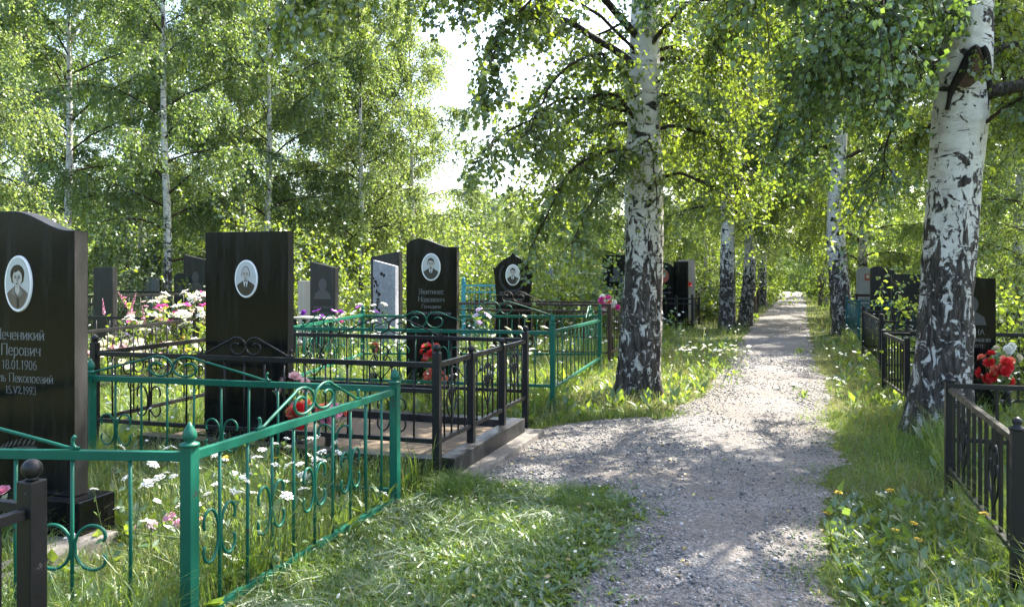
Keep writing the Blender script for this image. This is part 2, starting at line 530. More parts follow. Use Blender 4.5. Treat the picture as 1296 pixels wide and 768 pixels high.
def build_ground():
    xs = np.concatenate([np.linspace(-400, -30, 12), np.linspace(-28, 34, 180), np.linspace(38, 400, 12)])
    ys = np.concatenate([np.linspace(-60, -2, 8), np.linspace(-1, 50, 180), np.linspace(53, 600, 18)])
    X, Y = np.meshgrid(xs, ys)
    Z = np.where(on_path(X, Y, 0.25), 0.0, np.maximum(gz(X, Y), -0.003)) * np.clip((60 - Y) / 20, 0, 1)
    V = np.stack([X, Y, Z], -1).reshape(-1, 3)
    nx, ny = len(xs), len(ys)
    i = (np.arange(ny - 1)[:, None] * nx + np.arange(nx - 1)[None, :]).ravel()
    F = np.stack([i, i + 1, i + nx + 1, i + nx], 1)
    o = link_mesh('ground', np_mesh('ground', V, [F], smooth=True), None, [MAT['soil']])
    tag(o, 'uneven dark soil under the cemetery grass', kind='structure')
build_ground()

def build_path():
    ys = np.concatenate([np.arange(-0.5, 16, 0.035), np.arange(16, 68, 0.3)])
    M = 17
    V = []
    for y in ys:
        a = pl(y) + 0.10 * wob(0.0, y) ; b = pr(y) + 0.10 * wob(3.0, y)
        for k in range(M):
            u = k / (M - 1)
            crown = 0.030 * math.sin(PI * u) ** 0.7 if 0 < u < 1 else 0.0
            V.append((a + (b - a) * u, y, 0.008 + crown * (0.8 + 0.3 * math.sin(2.3 * y + 7 * u))))
    V = np.array(V)
    n = len(ys)
    i = (np.arange(n - 1)[:, None] * M + np.arange(M - 1)[None, :]).ravel()
    F = np.stack([i, i + 1, i + M + 1, i + M], 1)
    o = link_mesh('path', np_mesh('path', V, [F], smooth=True), None, [MAT['gravel_path']])
    tag(o, 'straight grey gravel footpath between the birch rows', kind='structure')
    bm = bmesh.new()
    f = bm.faces.new([bm.verts.new((x, y, 0.0045)) for x, y in SPREAD])
    bmesh.ops.recalc_face_normals(bm, faces=bm.faces)
    bmesh.ops.triangulate(bm, faces=bm.faces)
    me = bpy.data.meshes.new('path_edge'); bm.to_mesh(me); bm.free()
    o = link_mesh('path_edge', me, None, [MAT['gravel_path']])
    tag(o, 'loose gravel spread beside the kerbed black grave', kind='structure')
build_path()

# ------------------------------------------------------------------ scatter helpers
def unit(a):
    return a / np.maximum(np.linalg.norm(a, axis=-1, keepdims=True), 1e-9)

def blades_mesh(name, P, H, W, mats, lean=0.35, curl=0.5, rng=RNG, mat_idx=None):
    """grass blades: 5 vertices each (quad + tip triangle), bent sideways"""
    n = len(P)
    a = rng.uniform(0, 2 * PI, n)
    side = np.stack([np.cos(a), np.sin(a), np.zeros(n)], 1)
    b = rng.uniform(0, 2 * PI, n)
    ld = np.stack([np.cos(b), np.sin(b), np.zeros(n)], 1) * (rng.random(n) * lean + 0.05)[:, None]
    up = np.array([0, 0, 1.0])
    H = H[:, None]; W = W[:, None]
    m = P + up * H * 0.55 + ld * H * 0.35
    t = P + up * H * (1 - curl * rng.random((n, 1)) * 0.6) + ld * H * (1 + curl)
    V = np.stack([P - side * W * 0.5, P + side * W * 0.5, m + side * W * 0.42, m - side * W * 0.42, t], 1).reshape(-1, 3)
    i = np.arange(n)[:, None] * 5
    Q = i + np.array([0, 1, 2, 3]); T = i + np.array([3, 2, 4])
    mi = None
    if mat_idx is not None:
        mi = np.concatenate([mat_idx, mat_idx])
    me = np_mesh(name, V, [Q, T], mi)
    for mm in mats: me.materials.append(MAT[mm])
    return me

def leaves_geo(P, axis, nrm, size, wid=0.42, five=True):
    """leaf faces from base point, axis and normal; five-vertex folded leaf or a plain rhombus"""
    axis = unit(axis)
    s = unit(np.cross(axis, nrm)); nn = np.cross(s, axis)
    S = size[:, None]
    n = len(P)
    if five:
        V = np.stack([P, P + axis * S * 0.36 + s * S * wid + nn * S * 0.06, P + axis * S - nn * S * 0.10,
                      P + axis * S * 0.36 - s * S * wid + nn * S * 0.06, P + axis * S * 0.42 - nn * S * 0.05], 1).reshape(-1, 3)
        i = np.arange(n)[:, None] * 5
        F = np.concatenate([i + np.array([0, 4, 2, 1]), i + np.array([0, 3, 2, 4])], 0)
    else:
        V = np.stack([P, P + axis * S * 0.4 + s * S * wid, P + axis * S, P + axis * S * 0.4 - s * S * wid], 1).reshape(-1, 3)
        i = np.arange(n)[:, None] * 4
        F = i + np.array([0, 3, 2, 1])
    return V, F

def strands(P, D, Ln, droop, seg=6, rng=RNG, wig=0.18):
    """drooping twigs: returns (S, seg+1, 3)"""
    n = len(P)
    out = np.zeros((n, seg + 1, 3)); out[:, 0] = P
    d = unit(D)
    for k in range(seg):
        d = unit(d + np.array([0, 0, -1.0]) * (droop / seg)[:, None] + rng.normal(0, wig, (n, 3)))
        out[:, k + 1] = out[:, k] + d * (Ln / seg)[:, None]
    return out

def strand_tubes(S, r0, r1=0.0008):
    n, k, _ = S.shape
    t = unit(np.gradient(S, axis=1))
    u = unit(np.cross(t, np.array([0.31, 0.22, 0.93])))
    w = np.cross(t, u)
    rad = np.linspace(1, 0, k)[None, :, None] * (r0[:, None, None] - r1) + r1
    rings = [S + (u * math.cos(a) + w * math.sin(a)) * rad for a in (0, 2.094, 4.189)]
    V = np.stack(rings, 2).reshape(-1, 3)
    base = (np.arange(n)[:, None] * k + np.arange(k - 1)[None, :]).ravel()[:, None] * 3
    F = np.concatenate([base + np.array([j, (j + 1) % 3, 3 + (j + 1) % 3, 3 + j]) for j in range(3)], 0)
    return V, F

def leaves_on(S, per, size, rng=RNG, five=True, start=0.12, spread=0.02, hang=0.55, wid=0.42):
    n, k, _ = S.shape
    cnt = n * per
    si = np.repeat(np.arange(n), per)
    f = (start + (1 - start) * rng.random(cnt)) * (k - 1)
    i0 = np.minimum(f.astype(int), k - 2); fr = (f - i0)[:, None]
    p = S[si, i0] * (1 - fr) + S[si, i0 + 1] * fr
    td = unit(S[si, i0 + 1] - S[si, i0])
    r = unit(rng.normal(0, 1, (cnt, 3)))
    p = p + r * spread
    ax = unit(td * 0.35 + r * 0.8 + np.array([0, 0, -1.0]) * hang * rng.random((cnt, 1)) * 1.6)
    nr = unit(rng.normal(0, 1, (cnt, 3)) + np.array([0, 0, 0.5]))
    sz = size * rng.uniform(0.6, 1.15, cnt)
    return leaves_geo(p, ax, nr, sz, wid, five)

def join_geo(parts):
    """parts: list of (V, F, material index)"""
    Vs, Fs, Ms, b = [], {}, {}, 0
    sets, mi = [], []
    for V, F, m in parts:
        sets.append(F + b); mi.append(np.full(len(F), m))
        Vs.append(V); b += len(V)
    return np.concatenate(Vs), sets, np.concatenate(mi)

def poly_at(pts, t):
    """point and direction on polyline (array) at t in 0..1 arrays"""
    pts = np.asarray(pts, float)
    k = len(pts) - 1
    f = np.clip(t, 0, 0.9999) * k
    i = f.astype(int); fr = (f - i)[:, None]
    return pts[i] * (1 - fr) + pts[i + 1] * fr, unit(pts[i + 1] - pts[i])

def curve_pts(ctrl, n=12):
    """Catmull-Rom through control points"""
    c = [Vector(p) for p in ctrl]
    c = [c[0] * 2 - c[1]] + c + [c[-1] * 2 - c[-2]]
    out = []
    seg = len(c) - 3
    for i in range(seg):
        m = max(2, n // seg)
        for k in range(m):
            t = k / m
            p0, p1, p2, p3 = c[i:i + 4]
            out.append(0.5 * ((2 * p1) + (p2 - p0) * t + (2 * p0 - 5 * p1 + 4 * p2 - p3) * t * t + (3 * p1 - p0 - 3 * p2 + p3) * t ** 3))
    out.append(c[-2])
    return out

# ------------------------------------------------------------------ trees
def trunk_geo(path, radii, n=28, step=0.08, rough=0.0, flare=0.35, seed=0):
    """dense tapered trunk; radii given at path points; rooty flare and barky relief near the ground"""
    pts = curve_pts(path, max(8, int(sum((Vector(path[i + 1]) - Vector(path[i])).length for i in range(len(path) - 1)) / step)))
    zs = [p[2] for p in path]
    mb_v, fs = [], []
    off = seed * 3.17
    for p in pts:
        r = float(np.interp(p.z, zs, radii))
        for k in range(n):
            a = 2 * PI * k / n
            c, s = math.cos(a), math.sin(a)
            h = max(p.z, 0.0)
            rr = r * (1 + flare * math.exp(-h / 0.16) * (0.75 + 0.5 * math.sin(4 * a + off) + 0.3 * math.sin(7 * a + off * 2)))
            if rough:
                q = Vector((c * 2.2 + off, s * 2.2, p.z * 1.1))
                w = rough * float(np.interp(h, [0, 1.2, 2.6], [1.0, 0.9, 0.28]))
                rr += w * (mnoise.noise(q * 1.6) * 0.8 + mnoise.noise(Vector((c * 6 + off, s * 6, p.z * 2.2))) * 0.7 + abs(mnoise.noise(Vector((c * 11, s * 11 + off, p.z * 3.6)))) * 0.8)
            mb_v.append((p.x + rr * c, p.y + rr * s, p.z))
    for i in range(len(pts) - 1):
        for k in range(n):
            k2 = (k + 1) % n
            fs.append((i * n + k, i * n + k2, (i + 1) * n + k2, (i + 1) * n + k))
    return mb_v, fs

def make_bg_tree(seed, h=13.0, spread=2.6, first=2.2, leaf=0.075, nleaf=34000, droop=1.9, r0=0.17, mat='birch_leaf', dens_low=1.0, shape=0.5, bark_m='birch_bark_far', lean=0.4):
    """birch meshes: trunk with limbs, and a crown of hanging strands"""
    rng = np.random.default_rng(seed)
    path = [(0, 0, -0.1)]
    x = y = 0.0
    for i in range(1, 6):
        x += rng.normal(0, 0.07 * lean * 2); y += rng.normal(0, 0.07 * lean * 2)
        path.append((x, y, h * i / 5))
    rad = [r0, r0 * 0.8, r0 * 0.62, r0 * 0.44, r0 * 0.25, 0.015]
    mb = MB()
    v, f = trunk_geo(path, rad, 12, 0.35, 0.0, 0.3, seed)
    mb.add(v, f, 0, True)
    PA = np.array(path)
    nb = 42
    SP, SD, SL = [], [], []
    for b in range(nb):
        t = first / h + (0.97 - first / h) * (b / nb) ** 0.9
        p, _ = poly_at(PA, np.array([t]))
        p = p[0]
        az = b * 2.39996 + rng.normal(0, 0.4)
        rel = (t * h - first) / (h - first)
        ln = spread * (1.0 - 0.75 * max(0, rel - shape) / (1 - shape)) * rng.uniform(0.65, 1.15) * (0.75 + 0.25 * min(1, rel * 5))
        el = 0.45 + 0.65 * rel + rng.normal(0, 0.14)
        d0 = Vector((math.cos(az) * math.cos(el), math.sin(az) * math.cos(el), math.sin(el)))
        pts = [Vector(p)]
        d = d0.copy()
        for k in range(5):
            pts.append(pts[-1] + d * ln / 5)
            d = (d + Vector((rng.normal(0, .12), rng.normal(0, .12), -0.16 + rng.normal(0, .08)))).normalized()
        br = 0.011 + 0.035 * (1 - rel) * r0 / 0.17
        mb.tube(pts, list(np.linspace(br, 0.005, 6)), 5, 1, False)
        ns = int(34 * (0.5 + ln / spread))
        tt = rng.uniform(0.18, 1.0, ns) ** 0.8
        q, dd = poly_at(np.array([tuple(v_) for v_ in pts]), tt)
        rd = unit(rng.normal(0, 1, (ns, 3)) * np.array([1, 1, 0.5]) + dd * 0.9)
        SP.append(q); SD.append(rd); SL.append(rng.uniform(0.45, 1.7, ns) * (0.6 + 0.4 * (1 - rel)))
    SP = np.concatenate(SP); SD = np.concatenate(SD); SL = np.concatenate(SL)
    S = strands(SP, SD, SL, np.full(len(SP), droop) * rng.uniform(0.6, 1.4, len(SP)), 6, rng, 0.17)
    per = max(3, int(nleaf / len(S)))
    LV, LF = leaves_on(S, per, leaf, rng, False, 0.05, 0.06, 0.7, 0.40)
    TV, TF = strand_tubes(S, np.full(len(S), 0.006), 0.0015)
    V, sets, mi = join_geo([(TV, TF, 1), (LV, LF, 0)])
    crown = np_mesh('crown', V, sets, mi)
    crown.materials.append(MAT[mat]); crown.materials.append(MAT['twig'])
    tm = bpy.data.meshes.new('trunk'); tm.from_pydata(mb.v, [], mb.f)
    tm.polygons.foreach_set('use_smooth', mb.s)
    tm.polygons.foreach_set('material_index', mb.m)
    tm.materials.append(MAT[bark_m]); tm.materials.append(MAT['twig']); tm.update()
    return tm, crown

def place_tree(meshes, loc, rz, sc, name, label, group, cat='tree', zs=1.0):
    e = empty(name, (loc[0], loc[1], 0), rz, label, cat, group)
    e.scale = (sc, sc, sc * zs)
    link_mesh('trunk', meshes[0], e)
    link_mesh('crown', meshes[1], e)
    return e

# --- big birches beside the path
def spare_limbs(base, n, z0, z1, ln, seed, leaf=None, mi=0, az=None, per=14, k=44):
    """ordinary side limbs all round the trunk"""
    rng = random.Random(seed)
    out = []
    for i in range(n):
        a = (i * 2.39996 + rng.uniform(-.4, .4)) if az is None else rng.uniform(*az)
        if az is None and 4.0 < a % (2 * PI) < 5.6: a += 1.9
        z = z0 + (z1 - z0) * (i + rng.random()) / n
        l = rng.uniform(*ln)
        c, s = math.cos(a), math.sin(a)
        b = (base[0] + 0.08, base[1], z)
        ctrl = [b] + [(b[0] + c * l * t, b[1] + s * l * t, z + l * (0.55 * t - 0.95 * t * t) + rng.uniform(-.06, .06)) for t in (0.28, 0.55, 0.8, 1.0)]
        d = dict(ctrl=ctrl, r=0.012 + 0.011 * l, n=int(k * l / 1.5), len=0.55, per=per, droop=1.4, t0=0.15, mi=mi)
        if leaf: d['leaf'] = leaf
        out.append(d)
    return out

def hero_birch(name, label, base, path, radii, limbs, upper, seed, rough=0.028, leaf=0.058, extra_upper=(14.0, 3.0, 14000), nseg=56):
    """limbs: list of dict(ctrl, r, n, len, droop, leaves) in world coordinates; upper: strands above the frame for shade"""
    rng = np.random.default_rng(seed)
    B = np.array([base[0], base[1], 0.0])
    e = empty(name, tuple(B), 0, label, 'tree', 'birches lining the path')
    v, f = trunk_geo(path, radii, nseg, 0.035, rough, 0.27, seed)
    m = MB(); m.add(v, f, 0, True)
    m.build('trunk', ['birch_bark'], e)
    geo = []
    for lb in limbs:
        pts = curve_pts([tuple(Vector(p) - Vector(B)) for p in lb['ctrl']], 24)
        for q_i in range(2, len(pts)):
            f_ = min(1.0, q_i / 8)
            pts[q_i] = pts[q_i] + Vector((mnoise.noise(pts[q_i] * 2.1), mnoise.noise(pts[q_i] * 2.1 + Vector((9, 0, 0))), mnoise.noise(pts[q_i] * 2.1 + Vector((0, 9, 0))))) * 0.13 * f_
        r = lb.get('r', 0.04)
        t = MB(); t.tube(pts, list(np.linspace(r, max(0.006, r * 0.16), len(pts))), 9, 0, True)
        t.build('branch', ['twig'] if r < 0.03 else ['dark_bark'], e)
        n = lb.get('n', 0)
        if not n: continue
        tt = rng.uniform(lb.get('t0', 0.15), 1.0, n)
        q, dd = poly_at(np.array([tuple(x) for x in pts]), tt)
        # side twigs first, then hanging shoots from the side twigs
        rd = unit(rng.normal(0, 1, (n, 3)) * np.array([1, 1, 0.45]) + dd * 0.7)
        Ls = lb.get('len', 0.7) * rng.uniform(0.45, 1.25, n)
        S = strands(q, rd, Ls, np.full(n, lb.get('droop', 1.2)) * rng.uniform(0.5, 1.4, n), 6, rng, 0.16)
        geo.append(strand_tubes(S, np.full(n, 0.0055), 0.0012) + (1,))
        per = lb.get('per', 16)
        geo.append(leaves_on(S, per, lb.get('leaf', leaf), rng, True, 0.1, 0.022, 0.6) + (lb.get('mi', 0),))
        # short shoots off the strands
        k = n * 2
        si = rng.integers(0, n, k); fi = rng.integers(1, 6, k)
        q2 = S[si, fi]
        d2 = unit(rng.normal(0, 1, (k, 3)) + np.array([0, 0, -0.3]))
        S2 = strands(q2, d2, rng.uniform(0.12, 0.34, k) * lb.get('sub', 1.0), np.full(k, 1.3), 4, rng, 0.18)
        geo.append(strand_tubes(S2, np.full(k, 0.003), 0.001) + (1,))
        geo.append(leaves_on(S2, max(4, per // 2), lb.get('leaf', leaf), rng, True, 0.1, 0.018, 0.6) + (lb.get('mi', 0),))
    # upper crown, above the picture: coarser, it casts the shade
    h, spread, nl = extra_upper
    SP, SD, SL = [], [], []
    up = MB()
    top = Vector(path[-1])
    for b in range(24):
        t = b / 24
        z0 = upper + (h - upper) * t
        px = np.interp(z0, [p[2] for p in path], [p[0] for p in path]); py = np.interp(z0, [p[2] for p in path], [p[1] for p in path])
        az = b * 2.39996 + seed
        ln = spread * (1 - 0.7 * t) * rng.uniform(0.7, 1.15)
        d = Vector((math.cos(az) * 0.85, math.sin(az) * 0.85, 0.5 + 0.4 * t)).normalized()
        pts = [Vector((px, py, z0))]
        for k in range(5):
            pts.append(pts[-1] + d * ln / 5)
            d = (d + Vector((rng.normal(0, .1), rng.normal(0, .1), -0.16))).normalized()
        up.tube(pts, list(np.linspace(0.04 * (1 - t * 0.6), 0.007, 6)), 6, 0, False)
        ns = 34
        q, dd = poly_at(np.array([tuple(x) for x in pts]), rng.uniform(0.2, 1, ns))
        SP.append(q); SD.append(unit(rng.normal(0, 1, (ns, 3)) * np.array([1, 1, .5]) + dd * .8)); SL.append(rng.uniform(0.4, 1.2, ns))
    up.build('branch', ['dark_bark'], e)
    S = strands(np.concatenate(SP), np.concatenate(SD), np.concatenate(SL), np.full(24 * 34, 1.5), 5, rng, 0.2)
    geo.append(leaves_on(S, max(3, nl // len(S)), 0.095, rng, False, 0.05, 0.05, 0.6) + (0,))
    V, sets, mi = join_geo(geo)
    cm = np_mesh('crown', V, sets, mi)
    for mm in ('birch_leaf', 'twig', 'birch_leaf_dark', 'birch_leaf_pale'): cm.materials.append(MAT[mm])
    link_mesh('crown', cm, e)
    return e

# middle birch, base (1.6, 10.1)
mx, my = 1.62, 10.15
hero_birch('birch_tree', 'thick rough barked birch at the left edge of the path, by the green fence',
    (mx, my),
    [(0, 0, -0.1), (0.02, 0, 0.5), (0.07, 0, 1.6), (0.09, 0, 2.6), (0.07, 0.0, 3.8), (0.10, 0, 5.2), (0.16, 0.05, 7.5), (0.1, 0.1, 10.5), (0.1, 0, 14)],
    [0.275, 0.265, 0.235, 0.225, 0.20, 0.18, 0.14, 0.09, 0.02],
    [
     dict(ctrl=[(1.62, 10.1, 4.2), (1.0, 9.9, 4.55), (0.1, 9.6, 4.85), (-0.7, 9.3, 5.25), (-1.5, 8.6, 5.8)], r=0.055, n=95, leaf=0.07, len=0.8, per=15, droop=1.5, t0=0.25),
     dict(ctrl=[(1.62, 10.1, 4.6), (0.7, 9.1, 5.05), (-0.4, 8.3, 4.95), (-1.3, 7.8, 4.65), (-2.1, 7.5, 4.25)], r=0.05, n=130, leaf=0.07, len=0.9, per=17, droop=2.0, t0=0.35),
     dict(ctrl=[(1.62, 10.1, 3.5), (1.25, 9.8, 3.75), (0.7, 9.5, 3.7), (0.15, 9.2, 3.35), (-0.45, 8.3, 2.75)], r=0.028, n=55, leaf=0.068, len=0.65, per=14, droop=1.7),
     dict(ctrl=[(1.62, 10.1, 3.1), (1.25, 10.0, 3.15), (0.8, 9.9, 2.85), (0.45, 9.7, 2.35), (0.2, 9.3, 1.95)], r=0.022, n=46, leaf=0.066, len=0.5, per=13, droop=1.5),
     dict(ctrl=[(1.62, 10.1, 3.9), (1.2, 9.7, 4.2), (0.75, 9.3, 4.1), (0.4, 9.1, 3.6), (0.1, 8.5, 3.0)], r=0.026, n=52, leaf=0.068, len=0.65, per=14, droop=1.6),
     dict(ctrl=[(1.62, 10.1, 4.4), (0.8, 9.2, 4.75), (0.15, 8.6, 4.5), (-0.15, 8.3, 4.0), (-0.3, 8.2, 3.5)], r=0.022, n=70, leaf=0.068, len=0.6, per=13, droop=1.8, t0=0.3),
     dict(ctrl=[(1.62, 10.1, 2.95), (1.35, 9.7, 3.1), (1.1, 9.4, 2.8), (0.85, 9.2, 2.35), (0.65, 8.9, 1.9)], r=0.016, n=40, leaf=0.066, len=0.45, per=12, droop=1.3),
     dict(ctrl=[(1.65, 10.1, 3.7), (2.0, 10.2, 3.9), (2.45, 10.3, 3.6), (2.75, 10.3, 3.1), (2.9, 10.3, 2.6)], r=0.026, n=70, len=0.6, per=14, droop=1.5),
     dict(ctrl=[(1.65, 10.1, 4.3), (2.0, 9.8, 4.8), (2.5, 9.5, 4.9), (3.1, 9.3, 4.5), (3.4, 9.2, 4.0)], r=0.035, n=100, len=0.7, per=15, droop=1.6),
     dict(ctrl=[(1.65, 10.1, 4.6), (1.7, 9.4, 5.1), (1.65, 8.6, 5.2), (1.5, 7.9, 4.9), (1.4, 7.5, 4.4)], r=0.035, n=80, len=0.7, per=15, droop=1.7, mi=2),
     dict(ctrl=[(1.65, 10.1, 3.0), (1.62, 9.7, 3.2), (1.66, 9.5, 3.0), (1.68, 9.4, 2.6), (1.7, 9.4, 2.3)], r=0.012, n=12, len=0.35, per=10, droop=1.3),
    ] + spare_limbs((mx, my), 11, 2.75, 5.0, (1.0, 1.9), 4, k=34) + spare_limbs((mx, my), 4, 2.6, 4.6, (1.4, 2.2), 8, az=(2.4, 3.7), k=30), 5.2, 3, extra_upper=(14.0, 2.9, 13000))

# right birch, base (4.2, 7.75)
rx_, ry_ = 4.2, 7.75
RB = hero_birch('birch_tree', 'thickest birch, right of the path, with a dark scar where its branches fork',
    (rx_, ry_),
    [(0, 0, -0.1), (0.01, 0, 0.4), (0.04, 0, 0.85), (0.07, 0, 1.4), (0.125, 0, 2.3), (0.20, 0, 3.2), (0.27, 0, 4.2), (0.36, 0.1, 6.5), (0.3, 0.2, 9.5), (0.2, 0, 14)],
    [0.30, 0.275, 0.243, 0.228, 0.232, 0.245, 0.222, 0.17, 0.10, 0.02],
    [
     dict(ctrl=[(4.44, 7.7, 3.25), (4.7, 7.55, 3.36), (5.1, 7.5, 3.52), (5.7, 7.5, 3.6), (6.5, 7.6, 3.9)], r=0.085, n=60, len=0.75, per=15, droop=1.6, t0=0.35),
     dict(ctrl=[(4.4, 7.65, 4.02), (4.0, 7.45, 4.18), (3.5, 7.2, 4.15), (2.9, 6.9, 3.8), (2.55, 6.7, 3.3)], r=0.035, n=110, len=0.75, per=16, droop=1.8, mi=2, t0=0.25),
     dict(ctrl=[(4.25, 7.7, 3.75), (3.95, 7.6, 3.5), (3.7, 7.5, 3.1), (3.5, 7.4, 2.6), (3.35, 7.3, 2.25)], r=0.018, n=30, len=0.5, per=13, droop=1.5, mi=2),
     dict(ctrl=[(4.4, 7.6, 4.5), (3.7, 6.9, 4.9), (2.9, 6.2, 4.7), (2.2, 5.7, 4.2), (1.75, 5.4, 3.7)], r=0.045, n=150, len=0.75, per=16, droop=1.9, mi=2, t0=0.3),
     dict(ctrl=[(4.4, 7.6, 4.3), (3.9, 6.8, 4.5), (3.3, 6.0, 4.3), (2.7, 5.4, 3.7), (2.4, 5.1, 3.2)], r=0.035, n=95, len=0.62, per=15, droop=1.7, mi=2, t0=0.3),
     dict(ctrl=[(4.4, 7.75, 4.6), (3.8, 8.0, 5.0), (3.1, 8.2, 5.0), (2.4, 8.3, 4.5), (2.0, 8.4, 3.9)], r=0.04, n=120, len=0.75, per=15, droop=1.7, t0=0.25),
     dict(ctrl=[(4.4, 7.8, 4.1), (4.0, 8.3, 4.4), (3.6, 8.9, 4.2), (3.3, 9.4, 3.6), (3.2, 9.7, 3.0)], r=0.03, n=80, len=0.65, per=14, droop=1.6),
     dict(ctrl=[(4.5, 7.75, 4.2), (5.0, 8.2, 4.5), (5.5, 8.7, 4.3), (5.9, 9.1, 3.8), (6.1, 9.3, 3.2)], r=0.035, n=100, len=0.7, per=15, droop=1.6),
     dict(ctrl=[(4.5, 7.65, 3.0), (4.75, 7.2, 3.2), (4.95, 6.9, 3.0), (5.1, 6.7, 2.5), (5.15, 6.6, 2.0)], r=0.018, n=34, len=0.5, per=13, droop=1.6, mi=2),
     dict(ctrl=[(4.42, 7.55, 4.4), (4.4, 7.1, 4.8), (4.45, 6.6, 4.7), (4.4, 6.2, 4.3), (4.35, 6.0, 3.95)], r=0.02, n=36, len=0.5, per=13, droop=1.6, mi=2),
     dict(ctrl=[(4.45, 7.7, 5.0), (3.4, 6.6, 5.6), (2.2, 5.6, 5.4), (1.2, 5.0, 4.9), (0.5, 4.7, 4.3)], r=0.045, n=120, len=0.85, per=16, droop=1.9, mi=2, t0=0.35),
     dict(ctrl=[(4.42, 7.5, 3.75), (4.40, 7.42, 3.66), (4.41, 7.36, 3.5), (4.40, 7.34, 3.35)], r=0.008, n=5, len=0.22, per=8, droop=1.4),
    ] + spare_limbs((rx_ + .15, ry_), 7, 3.3, 5.2, (1.2, 2.2), 14, az=(2.3, 3.7), mi=2, k=50) + spare_limbs((rx_ + .15, ry_), 7, 3.0, 5.0, (1.2, 2.2), 15, az=(-0.5, 1.8)), 5.0, 5, rough=0.034, extra_upper=(14.0, 3.4, 16000))

def branch_scar(parent, c, r, h):
    """dark folded bark below the fork: two ridges and a brown sunken wedge hugging the trunk"""
    m = MB()
    def pt(t, u, lift):
        a = -PI / 2 + 0.02 + u * (0.10 + 0.82 * t ** 0.9)
        return (c[0] - 0.075 * t + (r + lift) * math.cos(a), c[1] + (r + lift) * math.sin(a), c[2] + h * (1 - t ** 1.25))
    for s in (-1, 1):
        m.tube([pt(t, s * (1 + 0.06 * math.sin(11 * t)), 0.004) for t in np.linspace(0, 1, 14)], [0.020 + 0.026 * math.sin(PI * min(1, t + .12)) for t in np.linspace(0, 1, 14)], 8)
    vs, fs = [], []
    for i in range(11):
        t = 0.02 + 0.66 * i / 10
        for k in range(9):
            u = -1 + k / 4
            tt = t + (0.10 * math.sin(7.0 * k) - 0.05) * (i / 10)
            vs.append(pt(tt, u * 0.98, 0.012 - 0.004 * (1 - abs(u))))
    for i in range(10):
        for k in range(8):
            fs.append((i * 9 + k, (i + 1) * 9 + k, (i + 1) * 9 + k + 1, i * 9 + k + 1))
    m.add(vs, fs, 1, True)
    m.build('branch_scar', ['scar_bark', 'scar_wood'], parent)
plain('scar_bark', (0.022, 0.019, 0.017), 0.9, 0.6, 40, 0.15)
plain('scar_wood', (0.085, 0.055, 0.038), 0.9, 0.5, 30, 0.15)
branch_scar(RB, (0.235, 0.0, 3.16), 0.247, 0.58)

# --- background birches: a few crowns, copied
V_TALL = make_bg_tree(21, 13.5, 2.9, 1.9, 0.072, 66000, 2.6, 0.12, 'birch_leaf_soft')
V_SOFT = make_bg_tree(31, 12.5, 3.3, 1.3, 0.074, 66000, 2.7, 0.125, 'birch_leaf_soft')
V_WIDE = make_bg_tree(22, 12.0, 3.6, 1.3, 0.076, 76000, 2.5, 0.18, 'birch_leaf')
V_DARK = make_bg_tree(23, 12.5, 3.3, 0.9, 0.078, 76000, 2.6, 0.17, 'birch_leaf_dark')
V_PALE = make_bg_tree(24, 11.5, 2.8, 1.1, 0.066, 64000, 3.0, 0.10, 'birch_leaf_pale')
V_WILLOW = make_bg_tree(25, 10.5, 2.6, 0.9, 0.068, 80000, 3.4, 0.13, 'willow_leaf')
V_ROW = make_bg_tree(26, 13.0, 2.8, 3.3, 0.072, 76000, 2.6, 0.26, 'birch_leaf', bark_m='birch_bark')
V_DROW = make_bg_tree(27, 12.0, 2.6, 3.2, 0.072, 60000, 2.6, 0.20, 'birch_leaf', bark_m='dark_bark')

GB = 'birches lining the path'
for (m, x, y, rz, sc, lab) in [
    (V_ROW, 6.15, 22.6, 0.4, 0.95, 'larger whitish birch of the touching pair in the left row, past the black fence'),
    (V_ROW, 6.95, 23.6, 2.1, 0.85, 'slimmer right hand birch of the touching pair in the left row'),
    (V_DROW, 8.8, 29.0, 1.2, 1.0, 'dark barked tree in the left row between the paired birches and the farther thin birch'),
    (V_ROW, 11.7, 37.0, 3.3, 0.9, 'thin birch at the far end of the left row, where the path narrows'),
    (V_ROW, 8.5, 20.2, 5.0, 1.05, 'birch in the right row, in front of the light grey headstone'),
    (V_ROW, 14.6, 37.0, 4.1, 0.85, 'slim white birch farthest along the right row')]:
    place_tree(m, (x, y), rz, sc, 'birch_tree', lab, GB)

